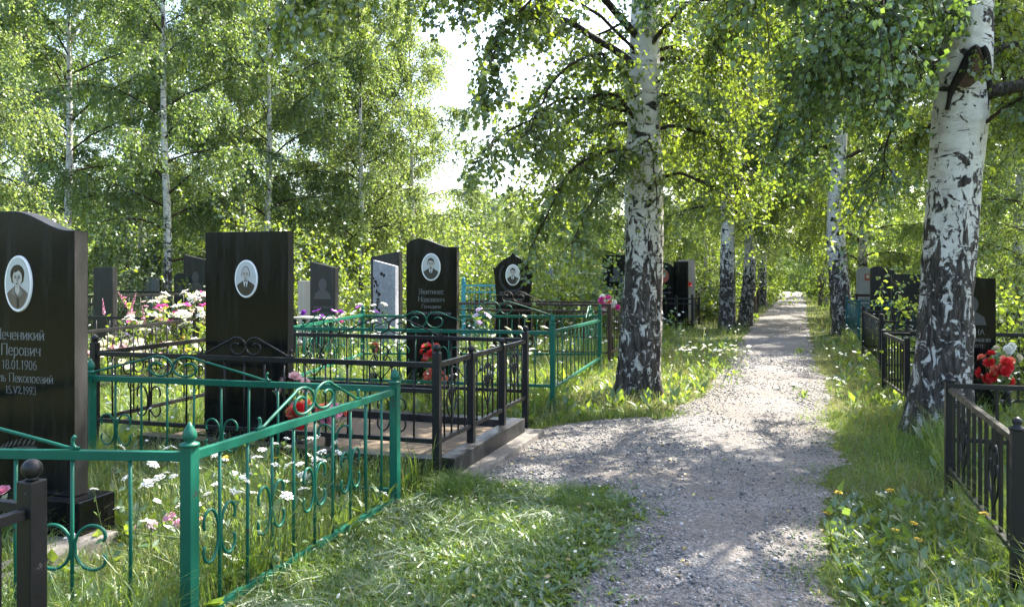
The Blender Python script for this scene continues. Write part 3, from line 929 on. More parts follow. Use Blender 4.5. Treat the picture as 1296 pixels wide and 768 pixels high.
GT = 'birches among the graves'
for (m, x, y, rz, sc, zs, lab) in [
    (V_TALL, -8.75, 20.0, 0.3, 1.0, 1.0, 'birch with a white trunk between the two tallest black headstones'),
    (V_SOFT, -6.95, 22.5, 1.9, 0.95, 1.05, 'forked birch whose trunk shows right above the plain square black headstone'),
    (V_SOFT, -11.8, 21.0, 2.2, 1.0, 1.0, 'dense birch above the curved black headstone at the left edge'),
    (V_PALE, -10.6, 14.5, 4.2, 0.85, 0.95, 'pale drooping birch cut off by the left edge of the picture'),
    (V_DARK, -15.5, 25.0, 0.9, 1.0, 0.95, 'dark birch far behind at the left edge, beyond the pale drooping one'),
    (V_PALE, -5.6, 27.0, 3.0, 1.12, 1.0, 'light green birch behind the forked birch'),
    (V_PALE, -3.3, 26.0, 5.1, 1.0, 0.95, 'pale weeping tree left of the bright gap in the sky'),
    (V_PALE, -4.6, 24.0, 0.8, 1.05, 1.0, 'pale drooping birch above the pale blue marbled headstone'),
    (V_TALL, -10.8, 30.0, 2.7, 1.05, 1.0, 'tall birch in the second rank, behind the white trunked birch'),
    (V_SOFT, -16.0, 34.0, 4.4, 1.1, 1.0, 'broad birch in the farthest rank on the left'),
    (V_DARK, -6.0, 42.0, 0.2, 0.85, 0.8, 'dark low birch far off between the plain square headstone and the wavy topped one'),
    (V_PALE, 2.4, 31.0, 1.1, 0.52, 0.75, 'small light birch behind the pair of black headstones'),
    (V_WIDE, 6.0, 33.0, 2.6, 0.95, 1.0, 'full birch filling the space left of the paired trunks'),
    (V_DARK, 3.0, 38.0, 3.9, 0.75, 0.75, 'dark green birch far behind the thick path birch'),
    (V_TALL, 10.5, 43.0, 5.6, 1.0, 0.9, 'birch beyond the far end of the left row'),
    (V_DARK, 17.5, 44.0, 1.5, 0.95, 0.9, 'dark birch closing the view to the right of the far path'),
    (V_WIDE, 12.0, 27.0, 3.6, 0.95, 1.0, 'birch behind the light grey headstone on the right'),
    (V_TALL, 13.5, 23.0, 0.8, 0.95, 1.0, 'birch behind the black headstones on the right'),
    (V_PALE, 10.5, 15.5, 2.4, 0.85, 1.0, 'light green birch right of the thickest trunk'),
    (V_WIDE, 17.5, 30.0, 5.2, 1.0, 1.0, 'birch in the far rank at the right edge'),
    (V_SOFT, -13.8, 28.5, 1.0, 1.1, 1.0, 'broad birch whose crown fills the upper left between the dark and the white trunked birches'),
    (V_PALE, -8.9, 26.0, 5.5, 1.15, 1.0, 'light crowned birch close behind the white trunked birch'),
    (V_TALL, -12.5, 37.0, 3.1, 1.1, 1.05, 'tall birch far back, seen over the white trunked birch'),
    (V_SOFT, -8.3, 36.0, 0.6, 1.15, 1.0, 'broad pale lit birch far back, left of the light green one'),
    (V_DARK, -21.0, 32.0, 2.0, 1.1, 1.0, 'dark birch in the far corner at the left edge'),
    (V_DARK, -2.0, 44.0, 2.9, 0.8, 0.72, 'low dark birch far behind the wavy topped headstone'),
    (V_PALE, 0.2, 40.0, 4.9, 0.72, 0.72, 'small pale birch far behind, under the bright gap in the sky'),
    (V_WIDE, 8.2, 38.5, 0.1, 0.95, 1.0, 'full birch between the dark barked trunk and the far thin birch'),
    (V_TALL, 4.3, 29.0, 1.7, 0.8, 0.9, 'birch behind the beige headstone past the thick birch'),
    (V_WIDE, 14.9, 50.0, 2.2, 1.0, 0.9, 'birch closing the far left side of the path end'),
    (V_DARK, 21.5, 52.0, 4.8, 1.0, 0.9, 'dark birch closing the far right side of the path end'),
    (V_DARK, 24.5, 72.0, 1.1, 1.2, 0.8, 'dark birch straight behind the end of the path'),
    (V_TALL, 15.8, 36.0, 3.5, 0.95, 1.0, 'birch behind the slim white birch of the right row'),
    (V_ROW, 13.2, 20.2, 4.0, 0.95, 1.0, 'birch filling the gap right of the thickest trunk'),
    (V_ROW, 9.6, 11.4, 4.0, 0.9, 1.0, 'birch leaning its leaves in over the graves at the right edge')]:
    place_tree(m, (x, y), rz, sc, 'birch_tree', lab, GT, zs=zs)

# the far edge of the cemetery: a wood that reads as one mass, plus an added arc out of view
def far_and_rear_wood():
    rng = np.random.default_rng(77)
    geo = []
    for i in range(170):
        a = -0.85 + 1.62 * i / 119
        d = 58 + 8 * rng.random() + (14 if 0.28 < a < 0.42 else 0)
        if i >= 120:  # nearer arc behind the camera, unseen, added for the polished stones to reflect
            a = 0.80 + (2 * PI - 1.68) * (i - 120) / 49
            d = 27 + 5 * rng.random()
        cx, cy = d * math.sin(a), d * math.cos(a)
        hh = rng.uniform(5.5, 9.0)
        if 0.30 < a < 0.40: hh = 5.0
        n = 1500
        q = unit(rng.normal(0, 1, (n, 3))) * rng.uniform(0.55, 1.0, (n, 1)) * np.array([2.2, 1.6, hh / 2])
        P = q + np.array([cx, cy, hh / 2])
        lump = np.sin(P[:, 0] * 1.9) * np.sin(P[:, 2] * 1.7 + i) > -0.55
        P = P[lump]
        k = len(P)
        V, F = leaves_geo(P, rng.normal(0, 1, (k, 3)) + np.array([0, 0, -0.4]), rng.normal(0, 1, (k, 3)) + np.array([0, 0, .4]), rng.uniform(0.18, 0.34, k), 0.42, False)
        geo.append((V, F, int(rng.random() < 0.45)))
    V, sets, mi = join_geo(geo)
    me = np_mesh('far_and_rear_wood', V, sets, mi)
    me.materials.append(MAT['birch_leaf']); me.materials.append(MAT['shrub_leaf'])
    tag(link_mesh('far_and_rear_wood', me), 'far green wood edging the cemetery, and unseen trees added behind the camera for reflections', kind='stuff')
far_and_rear_wood()

# --- shrubs
def make_shrub(name, label, loc, h, w, n, leaf, mat, seed, group='shrubs among the graves', wid=0.42):
    rng = np.random.default_rng(seed)
    e = empty(name, (loc[0], loc[1], 0), 0, label, 'shrub', group)
    k = max(10, n // 60)
    D = unit(rng.normal(0, 1, (k, 3)) * np.array([w / h * 0.9, w / h * 0.9, 0.25]) + np.array([0, 0, 0.9]))
    P = np.stack([rng.normal(0, w * 0.12, k), rng.normal(0, w * 0.12, k), np.zeros(k)], 1)
    S = strands(P, D, h * rng.uniform(0.55, 1.1, k), np.full(k, 0.5), 6, rng, 0.16)
    q = S[rng.integers(0, k, k * 3), rng.integers(2, 7, k * 3)]
    S2 = strands(q, rng.normal(0, 1, (k * 3, 3)) + np.array([0, 0, .25]), h * rng.uniform(0.1, 0.28, k * 3), np.full(k * 3, 0.5), 6, rng, 0.2)
    V, F = strand_tubes(np.concatenate([S, S2]), np.concatenate([np.full(k, 0.008), np.full(k * 3, 0.004)]), 0.0015)
    link_mesh('stems', np_mesh('stems', V, [F]), e, [MAT['twig']])
    a = leaves_on(S, max(4, n // (k * 3)), leaf, rng, True, 0.2, 0.03, 0.25, wid)
    b = leaves_on(S2, max(3, n // (k * 4)), leaf, rng, True, 0.1, 0.03, 0.25, wid)
    V, sets, mi = join_geo([a + (0,), b + (0,)])
    link_mesh('foliage', np_mesh('foliage', V, sets, mi), e, [MAT[mat]])
    return e

for args in [
    ('shrub', 'bright green shrub right of the headstone with a wavy top', (-0.95, 19.5), 3.1, 1.5, 5200, 0.10, 'shrub_leaf', 1),
    ('shrub', 'yellow green shrub behind the headstone with the carved wreath', (0.9, 19.0), 3.0, 1.4, 4600, 0.10, 'shrub_leaf', 2),
    ('shrub', 'dark bush left of the black headstone half hidden by the thick birch', (2.2, 20.0), 2.3, 1.5, 4200, 0.085, 'birch_leaf_dark', 3),
    ('shrub', 'bright bush behind the pale blue headstone', (-3.3, 19.0), 2.6, 1.3, 4200, 0.09, 'shrub_leaf', 4),
    ('shrub', 'leafy bush above the small dull headstone', (-5.6, 18.5), 3.4, 1.5, 5200, 0.09, 'birch_leaf', 5),
    ('shrub', 'pale seeding shrub behind the pink flowers', (-9.3, 18.4), 2.35, 0.8, 3400, 0.065, 'willow_leaf', 6),
    ('shrub', 'light bush where the left birch row meets the far path', (12.2, 38.5), 2.4, 1.8, 3600, 0.14, 'shrub_leaf', 7),
    ('shrub', 'rounded bush at the very end of the path', (24.2, 68.0), 3.2, 2.6, 3400, 0.2, 'shrub_leaf', 8),
    ('shrub', 'bush at the right side of the far path', (17.0, 42.5), 2.2, 1.6, 3000, 0.15, 'shrub_leaf', 9),
    ('shrub', 'small round leaved bush between the black headstones on the right', (6.45, 12.2), 1.25, 0.4, 900, 0.07, 'shrub_leaf', 10),
    ('shrub', 'shrub with large light leaves at the right edge', (6.1, 9.3), 2.3, 0.8, 1700, 0.08, 'shrub_leaf', 11),
    ('shrub', 'dark bush behind the brown sided headstone beyond the thick birch', (6.6, 27.0), 2.6, 1.9, 4200, 0.11, 'birch_leaf', 12),
    ('shrub', 'low dark bush at the far left behind the dull square stone', (-12.3, 19.5), 2.2, 1.9, 4600, 0.09, 'birch_leaf_dark', 13),
    ('shrub', 'green bush behind the slanting headstone with a portrait', (-7.9, 20.5), 2.0, 1.8, 4200, 0.09, 'birch_leaf_dark', 14),
    ('shrub', 'dense bush behind the right hand black headstones', (13.2, 26.8), 2.9, 1.9, 4600, 0.10, 'birch_leaf', 15),
    ('shrub', 'bush with small leaves behind the black headstone by the thickest birch', (8.0, 12.6), 2.3, 1.5, 4200, 0.075, 'shrub_leaf', 16),
    ]:
    make_shrub(*args)

# ------------------------------------------------------------------ lettering cut in stone
def glyphs():
    X = 0.66
    def stem(x, y0=0.0, y1=X): return [('s', x, y0, y1)]
    def arc(cx, cy, rx, ry, a0, a1, n=14): return [('p', [(cx + rx * math.cos(math.radians(a0 + (a1 - a0) * i / n)), cy + ry * math.sin(math.radians(a0 + (a1 - a0) * i / n))) for i in range(n + 1)])]
    def ln(*p): return [('p', list(p))]
    g = {}
    g['П'] = (0.86, stem(.14, 0, 1) + stem(.72, 0, 1) + ln((.14, .97), (.72, .97)))
    g['Н'] = (0.86, stem(.14, 0, 1) + stem(.72, 0, 1) + ln((.14, .5), (.72, .5)))
    g['Е'] = (0.72, stem(.14, 0, 1) + ln((.14, .97), (.62, .97), (.62, .85)) + ln((.14, .5), (.5, .5)) + ln((.14, .03), (.64, .03), (.64, .16)))
    g['Т'] = (0.76, stem(.38, 0, 1) + ln((.06, .85), (.06, .97), (.70, .97), (.70, .85)))
    g['М'] = (0.98, stem(.14, 0, 1) + stem(.84, 0, 1) + ln((.14, 1), (.49, .25), (.84, 1)))
    g['А'] = (0.82, ln((.08, 0), (.41, 1), (.74, 0)) + ln((.2, .36), (.62, .36)))
    g['Л'] = (0.82, ln((.06, .02), (.2, .1), (.32, 1), (.68, 1)) + stem(.68, 0, 1))
    g['Д'] = (0.86, ln((.06, -.15), (.06, .02), (.78, .02), (.78, -.15)) + ln((.16, .02), (.32, .97), (.66, .97), (.66, .02)))
    g['О'] = (0.84, arc(.42, .5, .34, .5, 0, 360, 22))
    g['З'] = (0.68, arc(.3, .75, .26, .24, 150, -80) + arc(.3, .26, .3, .27, 80, -150))
    g['И'] = (0.88, stem(.14, 0, 1) + stem(.74, 0, 1) + ln((.14, .06), (.74, .94)))
    g['Ы'] = (1.05, stem(.14, 0, 1) + arc(.2, .27, .36, .26, 90, -90) + stem(.9, 0, 1))
    g['Г'] = (0.66, stem(.14, 0, 1) + ln((.14, .97), (.58, .97), (.58, .84)))
    g['У'] = (0.78, ln((.08, 1), (.4, .4)) + ln((.72, 1), (.3, .06), (.12, .04)))
    g['К'] = (0.82, stem(.14, 0, 1) + ln((.16, .48), (.7, 1)) + ln((.3, .6), (.74, 0)))
    g['Я'] = (0.82, stem(.66, 0, 1) + arc(.5, .73, .34, .26, 90, 270) + ln((.5, .97), (.66, .97)) + ln((.5, .47), (.66, .47)) + ln((.48, .47), (.12, 0)))
    g['Р'] = (0.74, stem(.14, 0, 1) + arc(.3, .72, .34, .27, 90, -90) + ln((.14, .98), (.3, .98)) + ln((.14, .45), (.3, .45)))
    g['В'] = (0.78, stem(.14, 0, 1) + arc(.3, .75, .28, .23, 90, -90) + arc(.3, .26, .36, .26, 90, -90) + ln((.14, .98), (.3, .98)) + ln((.14, .0), (.3, .0)))
    g['С'] = (0.74, arc(.42, .5, .34, .5, 45, 315, 18))
    g['Ф'] = (0.9, stem(.45, 0, 1) + arc(.45, .54, .38, .3, 0, 360, 20))
    lo = {}
    lo['п'] = (0.64, stem(.12) + stem(.52) + ln((.12, .63), (.52, .63)))
    lo['н'] = (0.66, stem(.12) + stem(.54) + ln((.12, .34), (.54, .34)))
    lo['и'] = (0.66, stem(.12) + stem(.54) + ln((.12, .05), (.54, .61)))
    lo['й'] = (0.66, stem(.12) + stem(.54) + ln((.12, .05), (.54, .61)) + arc(.33, .9, .13, .09, 180, 360))
    lo['к'] = (0.62, stem(.12) + ln((.14, .31), (.54, .66)) + ln((.26, .40), (.56, 0)))
    lo['е'] = (0.58, ln((.08, .35), (.52, .35)) + arc(.3, .33, .23, .33, 5, 315, 18))
    lo['о'] = (0.62, arc(.31, .33, .24, .33, 0, 360, 20))
    lo['с'] = (0.56, arc(.3, .33, .23, .33, 45, 315, 16))
    lo['а'] = (0.58, stem(.46, 0, .46) + arc(.27, .46, .19, .2, 0, 150) + arc(.26, .19, .2, .19, 60, 330, 16))
    lo['р'] = (0.64, stem(.12, -.3, X) + arc(.32, .33, .23, .33, 150, -150, 18))
    lo['в'] = (0.58, stem(.12) + arc(.26, .5, .18, .15, 90, -90) + arc(.26, .18, .24, .17, 90, -90) + ln((.12, .65), (.26, .65)) + ln((.12, .01), (.26, .01)))
    lo['ч'] = (0.62, stem(.5) + ln((.1, .66), (.1, .42), (.18, .3), (.5, .3)))
    lo['л'] = (0.6, ln((.04, .02), (.14, .08), (.22, .66), (.5, .66)) + stem(.5))
    lo['ь'] = (0.56, stem(.12) + arc(.24, .18, .24, .17, 90, -90) + ln((.12, .35), (.24, .35)) + ln((.12, .01), (.24, .01)))
    lo['т'] = (0.56, stem(.28) + ln((.05, .55), (.05, .63), (.51, .63), (.51, .55)))
    lo['д'] = (0.64, ln((.05, -.14), (.05, .02), (.58, .02), (.58, -.14)) + ln((.13, .02), (.25, .63), (.5, .63), (.5, .02)))
    lo['ш'] = (0.86, stem(.12) + stem(.42) + stem(.72) + ln((.12, .03), (.72, .03)))
    lo['ы'] = (0.82, stem(.12) + arc(.22, .18, .24, .17, 90, -90) + stem(.7))
    lo['г'] = (0.5, stem(.12) + ln((.12, .63), (.44, .63), (.44, .54)))
    lo['у'] = (0.6, ln((.08, .66), (.31, .1)) + ln((.54, .66), (.24, -.2), (.1, -.26)))
    lo['м'] = (0.76, stem(.12) + stem(.64) + ln((.12, .64), (.38, .12), (.64, .64)))
    lo['я'] = (0.58, stem(.46) + arc(.34, .48, .22, .17, 90, 270) + ln((.34, .65), (.46, .65)) + ln((.34, .31), (.46, .31)) + ln((.33, .31), (.08, 0)))
    g.update(lo)
    g['0'] = (0.62, arc(.31, .5, .22, .5, 0, 360, 22))
    g['1'] = (0.5, stem(.27, 0, 1) + ln((.27, .97), (.1, .84)))
    g['2'] = (0.62, ln((.1, .75), (.14, .9), (.28, 1.0), (.44, .94), (.52, .78), (.46, .55), (.1, .04), (.56, .04), (.57, .16)))
    g['3'] = (0.6, arc(.28, .76, .22, .24, 150, -80) + arc(.28, .26, .25, .27, 80, -150))
    g['5'] = (0.6, ln((.5, .97), (.16, .97), (.14, .56)) + arc(.28, .3, .25, .31, 120, -150, 16))
    g['6'] = (0.62, arc(.31, .3, .22, .3, 0, 360, 18) + ln((.09, .32), (.14, .66), (.3, .92), (.48, .98)))
    g['8'] = (0.62, arc(.31, .76, .18, .24, 0, 360, 18) + arc(.31, .26, .23, .27, 0, 360, 18))
    g['9'] = (0.62, arc(.31, .7, .22, .3, 0, 360, 18) + ln((.53, .68), (.48, .34), (.32, .08), (.14, .02)))
    g['S'] = (0.62, arc(.32, .75, .21, .25, 40, 270, 14) + arc(.3, .25, .23, .25, 90, -140, 14))
    g['V'] = (0.76, ln((.08, 1), (.38, 0), (.68, 1)))
    g['.'] = (0.26, ln((.1, .03), (.1, .13)))
    g[' '] = (0.36, [])
    return g
GL = glyphs()

def text_mesh(mb, s, cx, zc, size, y, mi=0, thick=0.125, thin=0.055, depth=0.0012, bold=1.0):
    adv = sum(GL[c][0] for c in s) * size
    x0 = cx - adv / 2
    def seg(a, b, w):
        a = Vector((a[0], 0, a[1])); b = Vector((b[0], 0, b[1]))
        d = b - a
        if d.length < 1e-6: return
        d.normalize()
        nrm = Vector((-d.z, 0, d.x)) * (w / 2)
        a2 = a - d * w * 0.12; b2 = b + d * w * 0.12
        q = [a2 + nrm, b2 + nrm, b2 - nrm, a2 - nrm]
        fr = [(p.x, y - depth, p.z) for p in q]
        mb.add(fr, [(0, 1, 2, 3)], mi)
    for c in s:
        w, st = GL[c]
        for it in st:
            if it[0] == 's':
                _, x, a, b = it
                seg((x0 + x * size, zc + a * size), (x0 + x * size, zc + b * size), thick * size * bold)
                for yy in (a + thin / 2, b - thin / 2):
                    seg((x0 + (x - .1) * size, zc + yy * size), (x0 + (x + .1) * size, zc + yy * size), thin * size * bold)
            else:
                P = it[1]
                for p, q in zip(P[:-1], P[1:]):
                    dx, dy = abs(q[0] - p[0]), abs(q[1] - p[1])
                    k = dy / (math.hypot(dx, dy) + 1e-9)
                    seg((x0 + p[0] * size, zc + p[1] * size), (x0 + q[0] * size, zc + q[1] * size), (thin + (thick - thin) * k) * size * bold)
        x0 += w * size

# ------------------------------------------------------------------ enamel portraits
def portrait(parent, cx, cz, w, h, y, kind):
    """oval ceramic plate proud of the stone, with the picture as a flat inlay"""
    m = MB()
    n = 40
    rx, rz = w / 2, h / 2
    rings = []
    for s, d in ((1.0, 0.0), (1.0, 0.008), (0.965, 0.014), (0.91, 0.0145), (0.885, 0.0115), (0.5, 0.0125)):
        rings.append([(cx + rx * s * math.cos(2 * PI * i / n), y - d, cz + (rz - rx * (1 - s)) * math.sin(2 * PI * i / n) if s > 0.6 else cz + rz * s * math.sin(2 * PI * i / n)) for i in range(n)])
    vs = [p for r in rings for p in r]
    fs = []
    for r in range(len(rings) - 1):
        for i in range(n):
            j = (i + 1) % n
            fs.append((r * n + i, r * n + j, (r + 1) * n + j, (r + 1) * n + i))
    fs.append(tuple((len(rings) - 1) * n + i for i in range(n)))
    m.add(vs, fs, 0, True)
    o = m.build('portrait', ['ceramic'], parent)
    p = MB()
    y0 = y - 0.0135
    cnt = [0]
    def lay(poly, mi):
        cnt[0] += 1
        yy = y0 - 0.00035 * cnt[0]
        p.add([(cx + u * rx, yy, cz + v * rz) for u, v in poly], [tuple(range(len(poly)))], mi)
    def clip(poly):
        out = []
        for u, v in poly:
            r = math.hypot(u / 0.86, v / 0.90)
            out.append((u / r, v / r) if r > 1 else (u, v))
        return out
    E = lambda a, b, c, d, n=24, **k: ellipse(a, b, c, d, n, **k)
    mats = ['photo_ground' if kind != 'man_c' else 'photo_ground_pale', 'photo_skin', 'photo_feature',
            'photo_hair' if kind in ('woman', 'man_b', 'man_c') else 'photo_hair_grey',
            {'woman': 'photo_blouse', 'man_a': 'photo_suit', 'man_b': 'photo_suit_black', 'man_c': 'photo_suit_black'}[kind],
            'photo_shirt', 'photo_skin_dark']
    lay(E(0, 0, 0.87, 0.905, 40), 0)
    # shoulders
    sh = [(-0.80, -0.36), (-0.62, -0.25), (-0.34, -0.14), (-0.2, -0.06), (0.2, -0.06), (0.34, -0.14), (0.62, -0.25), (0.80, -0.36)]
    arc_ = [(0.85 * math.cos(a), 0.885 * math.sin(a)) for a in np.linspace(-0.46, -PI + 0.46, 18)]
    lay(clip(sh[::-1])[::-1][::-1] + arc_[::-1] if False else list(reversed(sh + arc_)), 4)
    if kind == 'woman':
        lay(E(0, 0.33, 0.53, 0.345), 3)                       # full short hair
        lay([(-0.47, 0.32), (-0.44, 0.08), (-0.33, 0.02), (0.35, 0.02), (0.46, 0.1), (0.49, 0.32)], 3)
        lay([(-0.2, -0.28), (-0.17, 0.05), (0.19, 0.05), (0.22, -0.28), (0.05, -0.46)], 6)   # neck
        lay([(-0.17, -0.26), (-0.15, -0.02), (0.15, -0.02), (0.19, -0.26), (0.04, -0.42)], 1)
        lay(E(0.015, 0.2, 0.345, 0.30, 30), 1)                 # face
        lay([(-0.40, 0.3), (-0.36, 0.43), (-0.1, 0.40), (0.12, 0.47), (0.36, 0.34), (0.43, 0.27), (0.44, 0.45), (0.2, 0.66), (-0.25, 0.64), (-0.42, 0.5)], 3)
        ey, my_, cx0 = 0.225, 0.0, 0.015
        # collar
        lay([(-0.26, -0.14), (-0.48, -0.34), (-0.2, -0.42), (-0.04, -0.5), (-0.18, -0.3)], 6)
        lay([(0.26, -0.14), (0.52, -0.34), (0.3, -0.44), (0.08, -0.5), (0.2, -0.3)], 6)
        lay([(-0.03, -0.5), (0.10, -0.5), (0.09, -0.86), (0.0, -0.86)], 2)
    else:
        s = 0.9 if kind == 'man_a' else 0.86
        lay([(-0.22, -0.3), (-0.2, 0.0), (0.2, 0.0), (0.22, -0.3), (0.0, -0.5)], 5)
        lay([(-0.16, -0.16), (-0.15, 0.05), (0.15, 0.05), (0.16, -0.16)], 6)
        lay(E(0.0, 0.32, 0.40 * s, 0.40 * s, 30), 3)           # hair
        lay(E(-0.39 * s, 0.24, 0.05, 0.085, 12), 6); lay(E(0.39 * s, 0.24, 0.05, 0.085, 12), 6)   # ears
        lay(E(0.0, 0.235 if kind != 'man_a' else 0.28, 0.355 * s, 0.335 * s if kind != 'man_a' else 0.39 * s, 30), 1)
        if kind in ('man_b', 'man_c'):
            lay([(-0.30, 0.36), (-0.2, 0.50), (0.05, 0.47), (0.28, 0.40), (0.33, 0.5), (0.12, 0.64), (-0.15, 0.64), (-0.32, 0.52)], 3)
        ey, my_, cx0 = 0.26, 0.02, 0.0
        lay([(-0.045, -0.2), (0.045, -0.2), (0.06, -0.42), (0.0, -0.52), (-0.06, -0.42)], 2)       # tie
        lay([(-0.22, -0.08), (-0.34, -0.26), (-0.16, -0.42), (-0.02, -0.62), (-0.14, -0.36)], 2)    # lapels
        lay([(0.22, -0.08), (0.34, -0.26), (0.16, -0.42), (0.02, -0.62), (0.14, -0.36)], 2)
    for sx in (-1, 1):
        lay(E(cx0 + sx * 0.14, ey - 0.005, 0.075, 0.036, 12), 6)
        lay(E(cx0 + sx * 0.14, ey, 0.05, 0.02, 10), 2)
        lay([(cx0 + sx * 0.06, ey + 0.055), (cx0 + sx * 0.14, ey + 0.085), (cx0 + sx * 0.23, ey + 0.06), (cx0 + sx * 0.23, ey + 0.045), (cx0 + sx * 0.14, ey + 0.062), (cx0 + sx * 0.06, ey + 0.035)], 2)
    lay([(cx0 - 0.02, ey), (cx0 - 0.055, ey - 0.135), (cx0 + 0.055, ey - 0.135), (cx0 + 0.045, ey)], 6)
    lay([(cx0 - 0.012, ey), (cx0 - 0.03, ey - 0.115), (cx0 + 0.03, ey - 0.12), (cx0 + 0.02, ey)], 1)
    lay([(cx0 - 0.1, my_ + 0.01), (cx0, my_ + 0.028), (cx0 + 0.1, my_ + 0.01), (cx0, my_ - 0.028)], 2)
    lay([(cx0 - 0.09, my_ - 0.06), (cx0, my_ - 0.075), (cx0 + 0.09, my_ - 0.06), (cx0, my_ - 0.1)], 6)
    p.build('picture', mats, o)
    return o

def etched_figure(mb, cx, cz, w, y, mi=0):
    """faint head and shoulders engraved in a stone face"""
    for k, poly in enumerate((ellipse(cx, cz, w * 0.2, w * 0.27, 20),
                 [(cx - w * .42, cz - w * .62), (cx - w * .36, cz - w * .38), (cx - w * .1, cz - w * .2), (cx + w * .1, cz - w * .2), (cx + w * .36, cz - w * .38), (cx + w * .42, cz - w * .62)][::-1])):
        mb.add([(u, y - 0.0012 - 0.0004 * k, v) for u, v in poly], [tuple(range(len(poly)))], mi)

# ------------------------------------------------------------------ headstones
def top_profile(kind, w, h):
    """outline (x, z) counter-clockwise from the lower left"""
    b = [(-w / 2, 0), (w / 2, 0)]
    n = 26
    if kind == 'square':
        t = [(w / 2, h), (-w / 2, h)]
    elif kind == 'slant':
        t = [(w / 2, h * 0.93), (-w / 2, h)]
    elif kind == 'slant_back':
        t = [(w / 2, h), (-w / 2, h * 0.94)]
    elif kind == 'wave':      # high round shoulder on the left, dip to a flat right end
        t = []
        for i in range(n + 1):
            u = 1 - i / n
            if u > 0.86: z = h - 0.085 * w / 0.7 * 1.35
            else:
                q = u / 0.86
                z = h - 0.115 * w / 0.7 * (0.5 - 0.5 * math.cos(PI * max(0.0, (q - 0.30) / 0.70))) - 0.075 * w / 0.7 * max(0.0, (0.30 - q) / 0.30) ** 2.0
            t.append((-w / 2 + w * u, z))
    elif kind == 'wave_long':
        t = []
        for i in range(n + 1):
            u = 1 - i / n
            z = h - 0.15 * w * (0.5 - 0.5 * math.cos(PI * min(1.0, max(0.0, (u - 0.42) / 0.55)))) - 0.03 * w * max(0, 0.42 - u) ** 2
            t.append((-w / 2 + w * u, z))
    elif kind == 'wave_mirror':
        return [(-x, z) for x, z in reversed(top_profile('wave', w, h))]
    elif kind == 'arch':
        t = [(w / 2 * math.cos(a), h - w * 0.28 + w * 0.28 * math.sin(a)) for a in np.linspace(0, PI, n)]
    elif kind == 'gable':     # pointed ogee top with shoulders and drawn-in sides
        t = [(w * .44, h * .30), (w * .40, h * .52), (w * .44, h * .70), (w * .47, h * .80), (w * .49, h * .845), (w * .42, h * .845), (w * .36, h * .88), (w * .2, h * .935), (w * .06, h * .965), (0, h),
             (-w * .06, h * .965), (-w * .2, h * .935), (-w * .36, h * .88), (-w * .42, h * .845), (-w * .49, h * .845), (-w * .47, h * .80), (-w * .44, h * .70), (-w * .40, h * .52), (-w * .44, h * .30)]
    return b + t

GRZ = -0.31          # the graves stand square to the path
def headstone(label, loc, w, h, th, kind, mat='black_granite', rz=GRZ, plinth=(0.3, 0.24, 0.18), texts=(), port=None, etched=None, group='headstones', side=None, extra=None, plinth_mat=None, tilt=0.0):
    """h is the stone without its plinth; plinth = (extra width, depth, height)"""
    e = empty('headstone', (loc[0], loc[1], 0), rz, label, 'headstone', group)
    if tilt: e.rotation_euler = (0, tilt, rz)
    m = MB()
    ph = plinth[2]
    m.box((0, 0, ph / 2 - 0.05), (w + plinth[0], plinth[1], ph + 0.1))
    m.build('plinth', [plinth_mat or mat], e, 0.006)
    s = MB()
    out = [(x, z + ph + 0.002) for x, z in top_profile(kind, w, h)]
    s.prism(out, -th / 2, th / 2, 0, 1)
    s.build('stone', [mat, side or mat], e, 0.004)
    yf = -th / 2
    if texts:
        for (str_, zc, size, cx) in texts:
            t = MB()
            text_mesh(t, str_, cx, zc, size, yf)
            t.build('inscription', ['engraving'], e)
    if port:
        kindp, cx, cz, pw, phh = port
        portrait(e, cx, cz, pw, phh, yf, kindp)
    if etched:
        t = MB()
        cx, cz, ww, lines = etched
        if ww:
            t2 = MB(); etched_figure(t2, cx, cz, ww, yf)
            t2.build('etched_portrait', ['faint_engraving'], e)
        for (zc, lw, lh) in lines:
            t = MB()       # worn lettering too small to read: short strokes
            x = cx - lw / 2
            while x < cx + lw / 2:
                ww2 = random.uniform(0.4, 0.8) * lh
                t.add([(x, yf - 0.001, zc), (x + ww2, yf - 0.001, zc), (x + ww2, yf - 0.001, zc + lh * random.uniform(.7, 1)), (x, yf - 0.001, zc + lh * .8)], [(0, 1, 2, 3)])
                x += lh * 0.85
            t.build('inscription', ['faint_engraving'], e)
    return e

# 1: curved black stone at the left edge, inside the near green fence
def wreath_mark(e, y):
    m = MB()
    for k in range(11):
        t = k / 10
        bx, bz = -0.27 + 0.36 * t, 0.46 + 0.115 * t + 0.035 * math.sin(PI * t)
        for s in (-1, 1):
            a = 0.35 + s * 0.55
            l = 0.085 * (1 - 0.3 * t)
            dx, dz = math.cos(a) * l, math.sin(a) * l
            nx, nz = -math.sin(a) * 0.009, math.cos(a) * 0.009
            P = [(bx, bz), (bx + dx * .5 + nx, bz + dz * .5 + nz), (bx + dx, bz + dz), (bx + dx * .5 - nx, bz + dz * .5 - nz)]
            m.add([(u, y - 0.001, v) for u, v in P], [(3, 2, 1, 0)])
    m.build('laurel_engraving', ['faint_engraving'], e)
S1 = headstone('curved black headstone at the left edge with an oval portrait of a short haired woman', (-2.91, 4.74), 0.82, 1.665, 0.10, 'wave_long', rz=-0.30,
    plinth=(0.24, 0.26, 0.30), side='side_granite',
    texts=[('Печеникий', 1.202, 0.065, 0.0), ('Перович', 1.11, 0.068, 0.01), ('18.01.1906', 1.027, 0.053, 0.0), ('равль Пекопоеаий', 0.951, 0.053, 0.0), ('1S.V2.1993', 0.882, 0.044, 0.01)],
    port=('woman', 0.0, 1.534, 0.205, 0.335))
wreath_mark(S1, -0.05)
